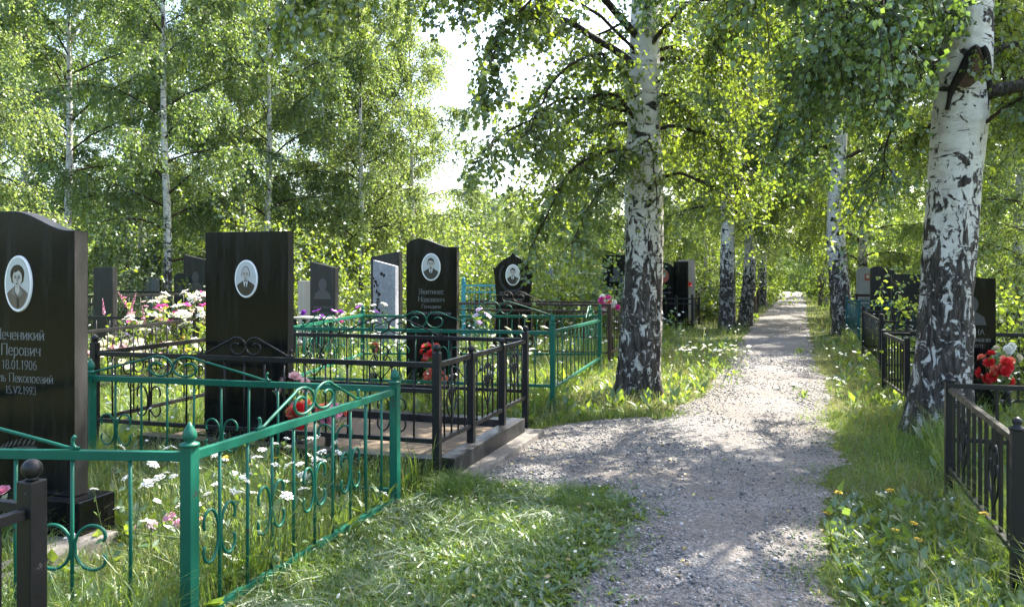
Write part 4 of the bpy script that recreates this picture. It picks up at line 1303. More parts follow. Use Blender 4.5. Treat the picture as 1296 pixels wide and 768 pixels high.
# 2: plain square black stone in the kerbed black fence
headstone('tall square black headstone with one oval portrait and no inscription', (-2.345, 7.05), 0.85, 1.80, 0.10, 'square', rz=-0.30,
    plinth=(0.18, 0.24, 0.16), port=('man_a', 0.01, 1.544, 0.235, 0.335), side='side_granite')
# 3: wavy top, in the middle green fence
headstone('wavy topped black headstone with a man in dark suit above engraved names', (-1.04, 10.35), 0.70, 1.885, 0.10, 'wave', rz=-0.26,
    plinth=(0.2, 0.25, 0.16), port=('man_b', 0.0, 1.672, 0.265, 0.36), side='side_granite',
    texts=[('Якитинес', 1.32, 0.070, 0.0), ('Нодовшоч', 1.22, 0.068, 0.0), ('Генндани', 1.135, 0.053, 0.0), ('Титичиан Ковкелании', 1.055, 0.046, 0.0)])
# 4: gabled black stone with the carved ring
S4 = headstone('gabled black headstone with a small pale portrait in a carved ring', (0.03, 14.6), 0.78, 1.79, 0.12, 'gable', rz=-0.22,
    plinth=(0.2, 0.28, 0.18), port=('man_c', 0.0, 1.556, 0.28, 0.39),
    texts=[('ЗЫОЛ ТАЛМЕ', 1.18, 0.068, 0.0), ('Питочиновин', 1.09, 0.055, 0.0), ('Вовковиновн', 1.01, 0.05, 0.0)])
m = MB()
pts = [(0.235 * math.sin(a) * (1 + 0.12 * math.cos(a)), -0.066, 1.55 - 0.30 * math.cos(a)) for a in np.linspace(-2.2, 2.2, 24)]
m.tube(pts, [0.03 * (0.5 + 0.5 * math.sin(PI * i / 23)) + 0.006 for i in range(24)], 7)
m.build('carved_wreath', ['dull_granite'], S4)

BGH = [
 # label, (x, y), w, h, th, profile, mat, etched
 ('small dull square headstone just right of the curved black one at the left edge', (-7.0, 13.6), 0.42, 1.55, 0.10, 'square', 'dull_granite', None),
 ('dark headstone behind the slim birch trunk near the pink flowers', (-10.2, 22.4), 0.55, 1.95, 0.1, 'square', 'dull_granite', None),
 ('small white and blue headstone left of the slim birch trunk', (-9.55, 21.0), 0.36, 1.35, 0.1, 'arch', 'blue_marble', None),
 ('small dark headstone with an engraved face right of the slim birch trunk', (-7.35, 17.6), 0.35, 1.45, 0.1, 'arch', 'dull_granite', (0, 1.25, 0.3, [])),
 ('slanting dark headstone with an engraved face, left of the square black one', (-6.85, 17.2), 0.62, 1.85, 0.12, 'slant', 'dull_granite', (0.0, 1.5, 0.45, [(1.0, 0.4, 0.05)])),
 ('dull grey headstone with an engraved figure just right of the square black one', (-3.42, 14.4), 0.52, 1.66, 0.12, 'slant', 'dull_granite', (0.0, 1.38, 0.42, [(0.95, 0.36, 0.05), (0.85, 0.3, 0.04)])),
 ('low cream coloured headstone beside the dull grey one with the figure', (-3.95, 15.4), 0.45, 1.30, 0.1, 'square', 'beige_stone', None),
 ('pale blue marbled headstone with dark flower markings', (-2.46, 15.4), 0.48, 1.70, 0.14, 'slant', 'blue_marble', None),
 ('dark rough headstone partly behind the pale blue marbled one', (-2.62, 16.5), 0.66, 1.90, 0.14, 'slant_back', 'dull_granite', None),
 ('narrow pale headstone right of the gabled black one', (0.92, 19.8), 0.24, 1.60, 0.14, 'arch', 'blue_marble', None),
 ('broad black headstone with a faint engraved figure left of the thick birch', (2.95, 22.2), 0.80, 1.95, 0.12, 'square', 'black_granite', (0.0, 1.65, 0.5, [(1.15, 0.55, 0.05), (1.03, 0.5, 0.05), (0.9, 0.45, 0.05)])),
 ('black arched headstone with a reddish portrait right of the thick birch', (4.35, 22.8), 0.62, 1.75, 0.12, 'arch', 'black_granite', (0.05, 1.05, 0.0, [(1.15, 0.4, 0.06), (1.0, 0.4, 0.06)])),
 ('narrow black headstone joined beside the arched one with the reddish portrait', (4.92, 23.0), 0.42, 1.78, 0.12, 'square', 'black_granite', None),
 ('beige headstone right of the black arched one', (5.35, 24.2), 0.5, 1.85, 0.12, 'square', 'beige_stone', None),
 ('light grey headstone with a stepped wavy top and a small red portrait', (10.85, 24.0), 0.72, 1.62, 0.12, 'wave', 'grey_granite', None),
 ('black headstone with a curved top next to the light grey one', (9.55, 20.4), 0.56, 1.62, 0.12, 'wave', 'dull_granite', (0.0, 1.25, 0.3, [])),
 ('wide low dark headstone left of the thickest birch', (9.15, 18.2), 0.75, 1.42, 0.12, 'square', 'dull_granite', None),
]
for (lab, loc, w, h, th, prof, mat, et) in BGH:
    e = headstone(lab, loc, w, h, th, prof, mat, etched=et, plinth=(0.14, 0.24, 0.14))
    if 'red' in lab and 'portrait' in lab and 'beige' not in lab and 'joined' not in lab:
        m = MB()
        if 'reddish' in lab:
            m.add([(u, -th / 2 - 0.003, v) for u, v in ellipse(0.04, 1.5, 0.14, 0.19, 24)], [tuple(range(24))], 0)
            m.add([(u, -th / 2 - 0.0045, v) for u, v in ellipse(0.04, 1.54, 0.06, 0.075, 16)], [tuple(range(16))], 1)
        else:
            m.box((-0.05, -th / 2 - 0.004, 1.46), (0.16, 0.008, 0.2), 0)
            m.add([(u, -th / 2 - 0.010, v) for u, v in ellipse(-0.05, 1.48, 0.05, 0.06, 16)], [tuple(range(16))], 1)
        m.build('portrait', ['photo_red', 'photo_skin'], e)
    if 'flower markings' in lab:
        m = MB()
        for k in range(9):
            a, b = random.uniform(-.2, .0), 0.75 + k * 0.1
            for j in range(3):
                m.add([(u, -th / 2 - 0.002 - 0.0005 * j, v) for u, v in ellipse(a + random.uniform(-.05, .05), b + random.uniform(-.04, .04), random.uniform(.015, .035), random.uniform(.02, .04), 8)], [tuple(range(8))])
        m.build('flower_engraving', ['photo_feature'], e)
# stone at the right behind the thickest birch
S5 = headstone('black headstone half hidden behind the thickest birch, with red roses before it', (4.98, 8.75), 0.64, 1.48, 0.10, 'wave', rz=-0.34,
    plinth=(0.2, 0.25, 0.16), texts=[('НИНА', 0.92, 0.06, 0.11), ('уткомани', 0.845, 0.055, 0.13), ('фитте'.upper(), 0.78, 0.035, 0.14)], etched=(0.08, 1.25, 0.36, []))

# ------------------------------------------------------------------ ironwork
def finial(mb, style, c, w):
    """tip of a post; c is the top centre of the post"""
    if style == 'spear':
        mb.lathe([(w * .72, 0), (w * .78, .006), (w * .72, .013), (w * .36, .018), (w * .36, .024), (w * .52, .035), (w * .56, .048), (w * .48, .066), (w * .26, .088), (w * .06, .108)], c, 14)
    elif style == 'ball':
        r = w * .52
        mb.lathe([(w * .3, 0), (w * .3, .006)] + [(max(.002, r * math.sin(a)), .004 + r - r * math.cos(a)) for a in np.linspace(0.5, PI - 0.02, 12)], c, 16)
    elif style == 'cap':
        mb.lathe([(w * .68, 0), (w * .70, .006), (w * .66, .012), (w * .30, .020), (w * .42, .036), (w * .40, .05), (w * .1, .064)], c, 12)
    else:
        mb.lathe([(w * .7, 0), (w * .7, .008), (w * .3, .022)], c, 4, smooth=False)

def c_curl(side, hw, hh):
    """one half of a scroll pair: touches the picket at u=0 and curls away at both ends"""
    def half(sg):
        u = v = 0.0; th = PI / 2; out = []
        for i in range(22):
            s_ = i / 21 * 2.75
            k = 1.0 if s_ < 1.85 else 1.0 + 3.4 * (s_ - 1.85)
            ds = 2.75 / 21
            u += math.cos(th) * ds; v += math.sin(th) * ds
            th += k * ds
            out.append((u * hw / 1.45, sg * v * hh / 1.02))
        return out
    full = half(-1)[::-1] + [(0.0, 0.0)] + half(1)
    return [(side * (-u), v) for u, v in full]

def arch_half(side, half, h):
    """from a curl on the rail, a straight rise to a hump, then down into a spiral at the middle"""
    pts = []
    r = 0.03
    for a in np.linspace(-2.6, 1.3, 9):
        pts.append((-half + r * 0.5 - r * math.sin(a) * 0.9 - 0.01, r + 0.006 - r * math.cos(a)))
    k = 0.13 if half > 0.45 else 0.09
    pts = pts[:7]
    c = Vector((-k * 0.95, h * 0.5))
    pts.append((-half + 0.06, 0.012))
    for t in np.linspace(0.15, 0.85, 5):
        pts.append((-half + 0.06 + (half - 0.06 - k * 1.25) * t, 0.012 + (h - 0.02) * t ** 0.95))
    rr0 = h * 0.50
    for i, a in enumerate(np.linspace(PI * 0.62, -PI * 1.75, 22)):
        f = i / 21
        rr = rr0 * (1 - 0.74 * max(0, (f - 0.3) / 0.7))
        kx = k / rr0
        pts.append((c.x + rr * math.cos(a) * kx * 0.95, c.y + rr * math.sin(a)))
    return [(side * (-u), v) for u, v in pts]

def fence(name, label, group, mat, origin, posts, sides, post_w=0.06, rail_w=0.03, rail_h=0.04, cat='fence', picket_r=0.0075, square_picket=False, scroll_r=0.007, finial_style='spear'):
    """posts: [(x, y, height)]; sides: [dict(a, b post indices, rails=[z..], pick=[z0, z1, n], scrolls=(style, [picket numbers], z), arch=(half, height, centre))]"""
    ox, oy = origin
    e = empty(name, (ox, oy, 0), 0, label, cat, group)
    P = [Vector((x - ox, y - oy, 0)) for x, y, h in posts]
    for (x, y, h), p in zip(posts, P):
        m = MB()
        j = random.uniform(-.01, .01)
        rz = GRZ
        m.box((p.x, p.y, h / 2 - 0.1), (post_w, post_w, h + 0.2), 0, rz)
        o = m.build('post', [mat], e, 0.004)
        f = MB(); finial(f, finial_style, (p.x, p.y, h + 0.001), post_w)
        f.build('finial', [mat], o)
    for sd in sides:
        a, b = P[sd['a']], P[sd['b']]
        d = (b - a); Ln = d.length; d = d.normalized()
        off = post_w * 0.5
        a2, b2 = a + d * off, b - d * off
        for rz_ in sd['rails']:
            z0, z1 = rz_ if isinstance(rz_, tuple) else (rz_, rz_)
            m = MB(); m.bar(a2 + Vector((0, 0, z0)), b2 + Vector((0, 0, z1)), rail_w, rail_h if rz_ == sd['rails'][0] else rail_h * 0.85)
            m.build('rail', [mat], e, 0.003)
        z0, z1, n = sd.get('pick', (0, 0, 0))
        merged = sd.get('merge')
        row = MB()
        for k in range(1, n + 1):
            p = a + d * (Ln * k / (n + 1) + random.uniform(-.005, .005))
            m = row if merged else MB()
            if square_picket:
                m.bar(p + Vector((0, 0, z0)), p + Vector((0, 0, z1)), picket_r * 2, picket_r * 2)
            else:
                m.tube([p + Vector((0, 0, z0)), p + d * random.uniform(-.004, .004) + Vector((0, 0, (z0 + z1) / 2)), p + Vector((0, 0, z1))], picket_r, 7)
            if not merged: m.build('picket', [mat], e)
        if merged and n: row.build('picket_row', [mat], e)
        sc = sd.get('scrolls')
        if sc:
            style, which, zc, hw, hh = sc
            for k in which:
                p = a + d * (Ln * k / (n + 1))
                m = MB()
                if style == 'pair':
                    for s in (-1, 1):
                        pts = [p + d * (u + s * 0.010) + Vector((0, 0, zc + v)) for u, v in c_curl(s, hw, hh)]
                        m.tube(pts, scroll_r, 6)
                elif style == 'vine':      # forked stem with curled arms, a leaf or two
                    for s in (-1, 1):
                        pts = [p + d * (s * u) + Vector((0, 0, zc + v)) for u, v in ((0.0, -hh), (hw * .15, -hh * .75), (hw * .75, -hh * .35), (hw, 0.05 * hh), (hw * .8, hh * .4), (hw * .45, hh * .5), (hw * .3, hh * .3), (hw * .5, hh * .15))]
                        m.tube(curve_pts(pts, 24), scroll_r, 6)
                        pts = [p + d * (s * u) + Vector((0, 0, zc + v)) for u, v in ((hw * .1, -hh * .1), (hw * .5, hh * .25), (hw * .7, hh * .75), (hw * .4, hh), (hw * .2, hh * .8))]
                        m.tube(curve_pts(pts, 18), scroll_r, 6)
                        nrm = Vector((-d.y, d.x, 0))
                        for (u, v, an) in ((hw * .9, -hh * .2, .6), (hw * .62, hh * .55, 1.1)):
                            q = p + d * (s * u) + Vector((0, 0, zc + v))
                            ax = d * (s * math.cos(an)) + Vector((0, 0, math.sin(an)))
                            sx = d * (-s * math.sin(an)) + Vector((0, 0, math.cos(an)))
                            vs = [q - nrm * .004, q + ax * .03 + sx * .017, q + ax * .07, q + ax * .03 - sx * .017, q + nrm * .006 + ax * .03]
                            m.add(vs, [(0, 1, 4), (1, 2, 4), (2, 3, 4), (3, 0, 4)])
                elif style == 'ring':
                    for (u0, v0, rr) in ((-hw * .5, hh * .4, hw * .45), (hw * .5, hh * .4, hw * .45), (0, -hh * .35, hw * .5)):
                        pts = [p + d * (u0 + rr * math.cos(t)) + Vector((0, 0, zc + v0 + rr * math.sin(t))) for t in np.linspace(0.3, 6.9, 22)]
                        m.tube(pts, scroll_r, 6)
                m.build('scroll', [mat], e)
        ar = sd.get('arch')
        if ar:
            for (half, hh, ctr) in (ar if isinstance(ar, list) else [ar]):
                m = MB()
                z = sd['rails'][0]; z = z[0] if isinstance(z, tuple) else z
                for s in (-1, 1):
                    pts = [a + d * (Ln * ctr + u) + Vector((0, 0, z + rail_h / 2 + v)) for u, v in arch_half(s, half, hh)]
                    m.tube(pts, scroll_r * 1.15, 7)
                m.build('arch_scroll', [mat], e)
    return e

GF = 'iron fences around the graves'
# near green fence
fence('grave_fence', 'green iron fence nearest the camera, with spear tipped posts, around the curved black headstone', GF, 'green_paint', (-1.432, 3.51),
    [(-1.432, 3.51, 0.83), (-0.804, 5.43, 0.84), (-3.2, 6.0, 0.84), (-3.85, 3.66, 0.84)],
    [dict(a=0, b=1, rails=[0.785, 0.05], pick=(0.05, 0.785, 9), scrolls=('pair', [1, 3, 5, 7], 0.39, 0.085, 0.115), arch=(0.53, 0.16, 0.50)),
     dict(a=0, b=3, rails=[0.785, 0.05], pick=(0.05, 0.785, 8), scrolls=('pair', [2, 4, 6], 0.37, 0.12, 0.095), arch=(0.80, 0.16, 0.54)),
     dict(a=2, b=1, rails=[0.80, 0.10], pick=(0.10, 0.80, 10), scrolls=('pair', [1, 5, 9], 0.42, 0.10, 0.11), arch=(0.80, 0.16, 0.29)),
     dict(a=3, b=2, rails=[0.80, 0.08], pick=(0.08, 0.80, 8), scrolls=('pair', [2, 6], 0.4, 0.10, 0.11))], post_w=0.058, rail_w=0.032, rail_h=0.042, picket_r=0.0085, scroll_r=0.0075)
# near black fence, lower left corner
fence('grave_fence', 'black iron fence cut off by the lower left corner, with a ball topped post', GF, 'black_paint', (-1.61, 2.65),
    [(-1.61, 2.65, 0.905), (-2.02, 1.45, 0.9), (-3.3, 3.2, 0.9)],
    [dict(a=0, b=1, rails=[0.80, 0.10], pick=(0.10, 0.80, 9), scrolls=('pair', [6], 0.42, 0.09, 0.11)),
     dict(a=0, b=2, rails=[0.81, 0.10], pick=(0.10, 0.81, 10), scrolls=('pair', [2, 6], 0.42, 0.09, 0.11))], post_w=0.064, finial_style='ball', rail_w=0.03, rail_h=0.035, square_picket=True, picket_r=0.008)
# kerbed black fence
fence('grave_fence', 'black iron fence with forked vine scrolls, around the tall square headstone', GF, 'black_paint', (-0.563, 5.93),
    [(-0.563, 5.93, 1.0), (0.136, 8.0, 1.0), (-2.95, 8.95, 1.0), (-3.59, 6.8, 1.0), (-0.34, 6.58, 0.93), (-0.09, 7.33, 0.93)],
    [dict(a=0, b=4, rails=[0.905, 0.33], pick=(0.33, 0.905, 4), scrolls=('vine', [2], 0.60, 0.09, 0.2)),
     dict(a=4, b=5, rails=[0.905, 0.33], pick=(0.33, 0.905, 5), scrolls=('vine', [3], 0.60, 0.10, 0.2)),
     dict(a=5, b=1, rails=[0.905, 0.34], pick=(0.34, 0.905, 5), scrolls=('vine', [3], 0.62, 0.10, 0.2)),
     dict(a=0, b=3, rails=[0.905, 0.71, 0.335], pick=(0.335, 0.905, 16), scrolls=('pair', [2, 14], 0.52, 0.09, 0.12), arch=(0.44, 0.15, 0.525)),
     dict(a=1, b=2, rails=[0.915, 0.40], pick=(0.40, 0.905, 15), scrolls=('vine', [3, 8, 12], 0.62, 0.12, 0.19), arch=(0.62, 0.19, 0.47)),
     dict(a=3, b=2, rails=[0.905, 0.34], pick=(0.34, 0.905, 9), scrolls=('ring', [2, 4, 6, 8], 0.66, 0.13, 0.2))], post_w=0.058, finial_style='ball', rail_w=0.032, rail_h=0.04)
# middle green fence
fence('grave_fence', 'smaller green iron fence in the sun, around the wavy topped headstone', GF, 'green_paint', (0.46, 8.92),
    [(0.46, 8.92, 1.02), (1.40, 12.6, 1.0), (-2.4, 12.7, 0.98), (-2.72, 9.65, 1.02)],
    [dict(a=0, b=1, rails=[(0.93, 0.84), (0.29, 0.24)], pick=(0.29, 0.9, 12), arch=(0.40, 0.16, 0.72)),
     dict(a=0, b=3, rails=[0.92, 0.32], pick=(0.32, 0.92, 15), scrolls=('pair', [3, 6, 9, 13], 0.62, 0.09, 0.11), arch=[(0.72, 0.20, 0.46), (0.3, 0.14, 0.86)]),
     dict(a=1, b=2, rails=[0.90, 0.30], pick=(0.30, 0.9, 18), arch=(0.85, 0.22, 0.42), merge=True),
     dict(a=3, b=2, rails=[0.92, 0.30], pick=(0.30, 0.92, 12), merge=True, scrolls=('pair', [3, 6, 9], 0.62, 0.09, 0.11))], post_w=0.055, rail_w=0.03, rail_h=0.04)
# black fence behind the middle green one
fence('grave_fence', 'brown fence with a tall corner post left of the thick birch, around the gabled headstone', GF, 'brown_paint', (1.64, 13.3),
    [(1.64, 13.3, 1.06), (2.65, 16.2, 1.0), (-0.8, 17.2, 1.0), (-1.6, 14.3, 1.0)],
    [dict(a=0, b=1, rails=[0.98, 0.25], pick=(0.25, 0.98, 14), merge=True),
     dict(a=0, b=3, rails=[1.05, 0.94, 0.25], pick=(0.25, 0.94, 14), merge=True, arch=(0.6, 0.2, 0.5)),
     dict(a=1, b=2, rails=[0.98, 0.25], pick=(0.25, 0.98, 14), merge=True)], finial_style='flat')
# ring patterned fence behind, left
fence('grave_fence', 'black iron fence filled with ring scrolls, behind the green one at the left', GF, 'black_paint', (-5.0, 9.1),
    [(-4.98, 9.1, 0.98), (-4.72, 11.8, 0.99), (-7.7, 12.6, 0.98), (-8.0, 9.9, 0.98)],
    [dict(a=0, b=1, rails=[0.905, 0.25], pick=(0.25, 0.905, 9), merge=True, scrolls=('ring', [1, 3, 5, 7, 9], 0.62, 0.19, 0.26)),
     dict(a=1, b=2, rails=[0.905, 0.25], pick=(0.25, 0.905, 11), merge=True, scrolls=('ring', [1, 3, 5], 0.62, 0.18, 0.26)),
     dict(a=0, b=3, rails=[0.905, 0.25], pick=(0.25, 0.905, 9), merge=True)], finial_style='cap', post_w=0.065)
for (lab, mat, posts, fin, n) in [
    ('plain black fence with knobbed posts, behind the pink blooms', 'black_paint', [(-7.2, 13.95, 1.28), (-6.3, 16.6, 1.1), (-9.0, 17.4, 1.1), (-9.9, 14.75, 1.1)], 'ball', 9),
    ('turquoise fence between the wavy topped headstone and the gabled one', 'turquoise_paint', [(-0.25, 16.95, 1.42), (0.3, 18.6, 1.4), (-1.5, 19.2, 1.4), (-1.05, 17.15, 1.4)], 'spear', 6),
    ('black fence with a blue patterned bench inside, right of the thick birch', 'black_paint', [(4.95, 21.7, 0.98), (5.75, 24.3, 0.98), (3.4, 25.1, 0.95), (2.7, 22.5, 0.95), (4.55, 21.85, 0.95)], 'flat', 9),
    ('distant black fence with curved top rails, left of the paired birch trunks', 'black_paint', [(6.4, 27.5, 1.05), (7.2, 30.0, 1.05), (4.9, 30.8, 1.0), (4.1, 28.3, 1.0)], 'flat', 8),
    ('brown fence among the far trunks of the left row', 'brown_paint', [(9.8, 31.5, 1.05), (10.9, 35.0, 1.0), (8.4, 35.9, 1.0), (7.3, 32.4, 1.0)], 'flat', 9),
    ('dark teal fence beside the right row birch that stands before the light grey headstone', 'dark_teal_paint', [(7.5, 17.1, 1.0), (8.35, 19.7, 1.0), (10.6, 19.0, 1.0), (9.7, 16.4, 1.0)], 'flat', 14),
    ('black fence third along the right side of the path, before the teal one', 'black_paint', [(5.42, 11.6, 0.98), (6.45, 14.5, 0.98), (9.0, 13.7, 0.98), (8.0, 10.8, 0.98)], 'flat', 14),
    ('brown fence past the right row birches beside the far path', 'brown_paint', [(10.1, 24.6, 0.95), (11.3, 28.0, 0.95), (13.3, 27.3, 0.95), (12.2, 23.9, 0.95)], 'flat', 12),
    ]:
    sides = [dict(a=0, b=1, rails=[0.9, 0.25], pick=(0.25, 0.9, n), merge=True, scrolls=('pair', [n // 2], 0.55, 0.1, 0.12))]
    hh = posts[0][2] - 0.1
    sides = [dict(a=0, b=1, rails=[hh, 0.25], pick=(0.25, hh, n), merge=True), dict(a=0, b=len(posts) - 1 if len(posts) == 4 else 3, rails=[hh, hh - 0.14, 0.25], pick=(0.25, hh, n), merge=True),
             dict(a=1, b=2, rails=[hh, 0.25], pick=(0.25, hh, n), merge=True)]
    fence('grave_fence', lab, GF, mat, posts[0][:2], posts, sides, finial_style=fin, post_w=0.075 if 'turq' in mat else 0.06)
# horizontal slat fence in front of the light grey headstone
fence('grave_fence', 'brown fence of horizontal slats in front of the light grey headstone', GF, 'wood_dark', (9.55, 21.9),
    [(9.55, 21.9, 1.0), (10.35, 21.65, 1.0), (10.95, 23.2, 1.0)], [dict(a=0, b=1, rails=[0.97, 0.84, 0.71, 0.58, 0.4], merge=True), dict(a=1, b=2, rails=[0.97, 0.84, 0.71, 0.58, 0.4], merge=True)], finial_style='flat', rail_h=0.075)
# right side, near
fence('grave_fence', 'black iron fence at the right edge nearest the camera, with leafy scrolls', GF, 'black_paint', (3.1, 5.6),
    [(3.1, 5.6, 0.83), (2.475, 3.87, 0.83), (6.0, 4.75, 0.83)],
    [dict(a=0, b=1, rails=[0.775, 0.22], pick=(0.22, 0.775, 10), scrolls=('vine', [3, 8], 0.47, 0.12, 0.19)),
     dict(a=0, b=2, rails=[0.80, 0.42], pick=(0.1, 0.80, 9), scrolls=('pair', [2, 4], 0.9, 0.10, 0.09))], post_w=0.056, finial_style='cap', rail_w=0.034, rail_h=0.034, square_picket=True, picket_r=0.008)
fence('grave_fence', 'low black iron fence just left of the thickest birch trunk', GF, 'black_paint', (4.46, 8.92),
    [(4.46, 8.92, 0.85), (4.87, 10.35, 0.84), (7.6, 9.5, 0.85), (7.2, 8.1, 0.95)],
    [dict(a=0, b=1, rails=[(0.80, 0.80), 0.2], pick=(0.2, 0.80, 7)),
     dict(a=1, b=2, rails=[0.80, 0.2], pick=(0.2, 0.80, 12), merge=True),
     dict(a=0, b=3, rails=[0.92, 0.70, 0.2], pick=(0.2, 0.70, 12), merge=True)], post_w=0.056, finial_style='flat', square_picket=True)

# kerb and concrete surround of the square headstone's grave
KO = (-0.563, 5.93)
def kerb():
    gx, gy = Vector((0.32, 0.947, 0)), Vector((-0.947, 0.32, 0))
    A = Vector((-0.50, 6.02, 0))
    e = empty('grave_kerb', (A.x, A.y, 0), 0, 'dark stone kerb filled with sandy soil, under the fence of the square headstone', 'kerb', None)
    z = 0.125
    m = MB()
    m.bar(gy * 0.0 + Vector((0, 0, z)) - gy * 0.0, gx * 1.75 + Vector((0, 0, z)), 0.14, 0.13)
    m.build('kerb_stone', ['dull_granite'], e, 0.006)
    m = MB(); m.bar(gy * 0.075 + Vector((0, 0, z)), gy * 2.9 + Vector((0, 0, z)), 0.14, 0.13)
    m.build('kerb_stone', ['dull_granite'], e, 0.006)
    m = MB(); m.bar(gx * 1.68 + gy * 0.075 + Vector((0, 0, z)), gx * 1.68 + gy * 2.9 + Vector((0, 0, z)), 0.14, 0.126)
    m.build('kerb_stone', ['dull_granite'], e, 0.006)
    m = MB()
    c = gx * 0.84 + gy * 1.48
    m.box((c.x, c.y, 0.07), (2.8, 1.53, 0.10), 0, math.atan2(gy.y, gy.x))
    m.build('sand_bed', ['sand'], e)
    m = MB()
    c = gx * 1.0 + gy * 1.2
    m.box((c.x, c.y, 0.012), (2.82, 1.9, 0.09), 0, math.atan2(gy.y, gy.x))
    m.build('concrete_base', ['concrete'], e, 0.01)
    return e
kerb()
# pale kerb round the curved headstone
def kerb_two():
    e = empty('grave_kerb', (-2.75, 4.45, 0), -0.30, 'pale concrete kerb at the foot of the curved black headstone', 'kerb', None)
    m = MB(); m.box((0.32, -0.42, 0.04), (0.20, 1.35, 0.14)); m.build('kerb_stone', ['concrete'], e, 0.012)
    m = MB(); m.box((-0.42, 0.06, 0.035), (1.26, 0.20, 0.13)); m.build('kerb_stone', ['concrete'], e, 0.012)
    m = MB(); m.box((-0.30, -0.40, 0.13), (1.0, 0.09, 0.14)); m.build('flower_border', ['dull_granite'], e, 0.006)
kerb_two()

# benches and tables among the graves
def bench(label, loc, rz, w, d, h, mat, back=False):
    e = empty('bench', (loc[0], loc[1], 0), rz, label, 'bench')
    m = MB()
    for k in range(3): m.box((0, -d / 2 + d * (k + .5) / 3, h), (w, d / 3 - 0.012, 0.03))
    m.build('seat', [mat], e, 0.004)
    for sx in (-1, 1):
        m = MB()
        m.box((sx * w * .4, -d * .35, h / 2 - 0.04), (.05, .05, h + 0.05)); m.box((sx * w * .4, d * .35, h / 2 - 0.04), (.05, .05, h + 0.05)); m.box((sx * w * .4, 0, h * .45), (.035, d * .66, .035))
        m.build('leg', ['black_paint'], e)
    return e
bench('small grey plank table beyond the square black headstone', (-3.35, 13.3), -0.3, 0.65, 0.42, 0.84, 'wood_grey')
bench('blue bench inside the black fence right of the thick birch', (4.25, 23.2), -0.3, 0.9, 0.4, 0.62, 'blue_paint')

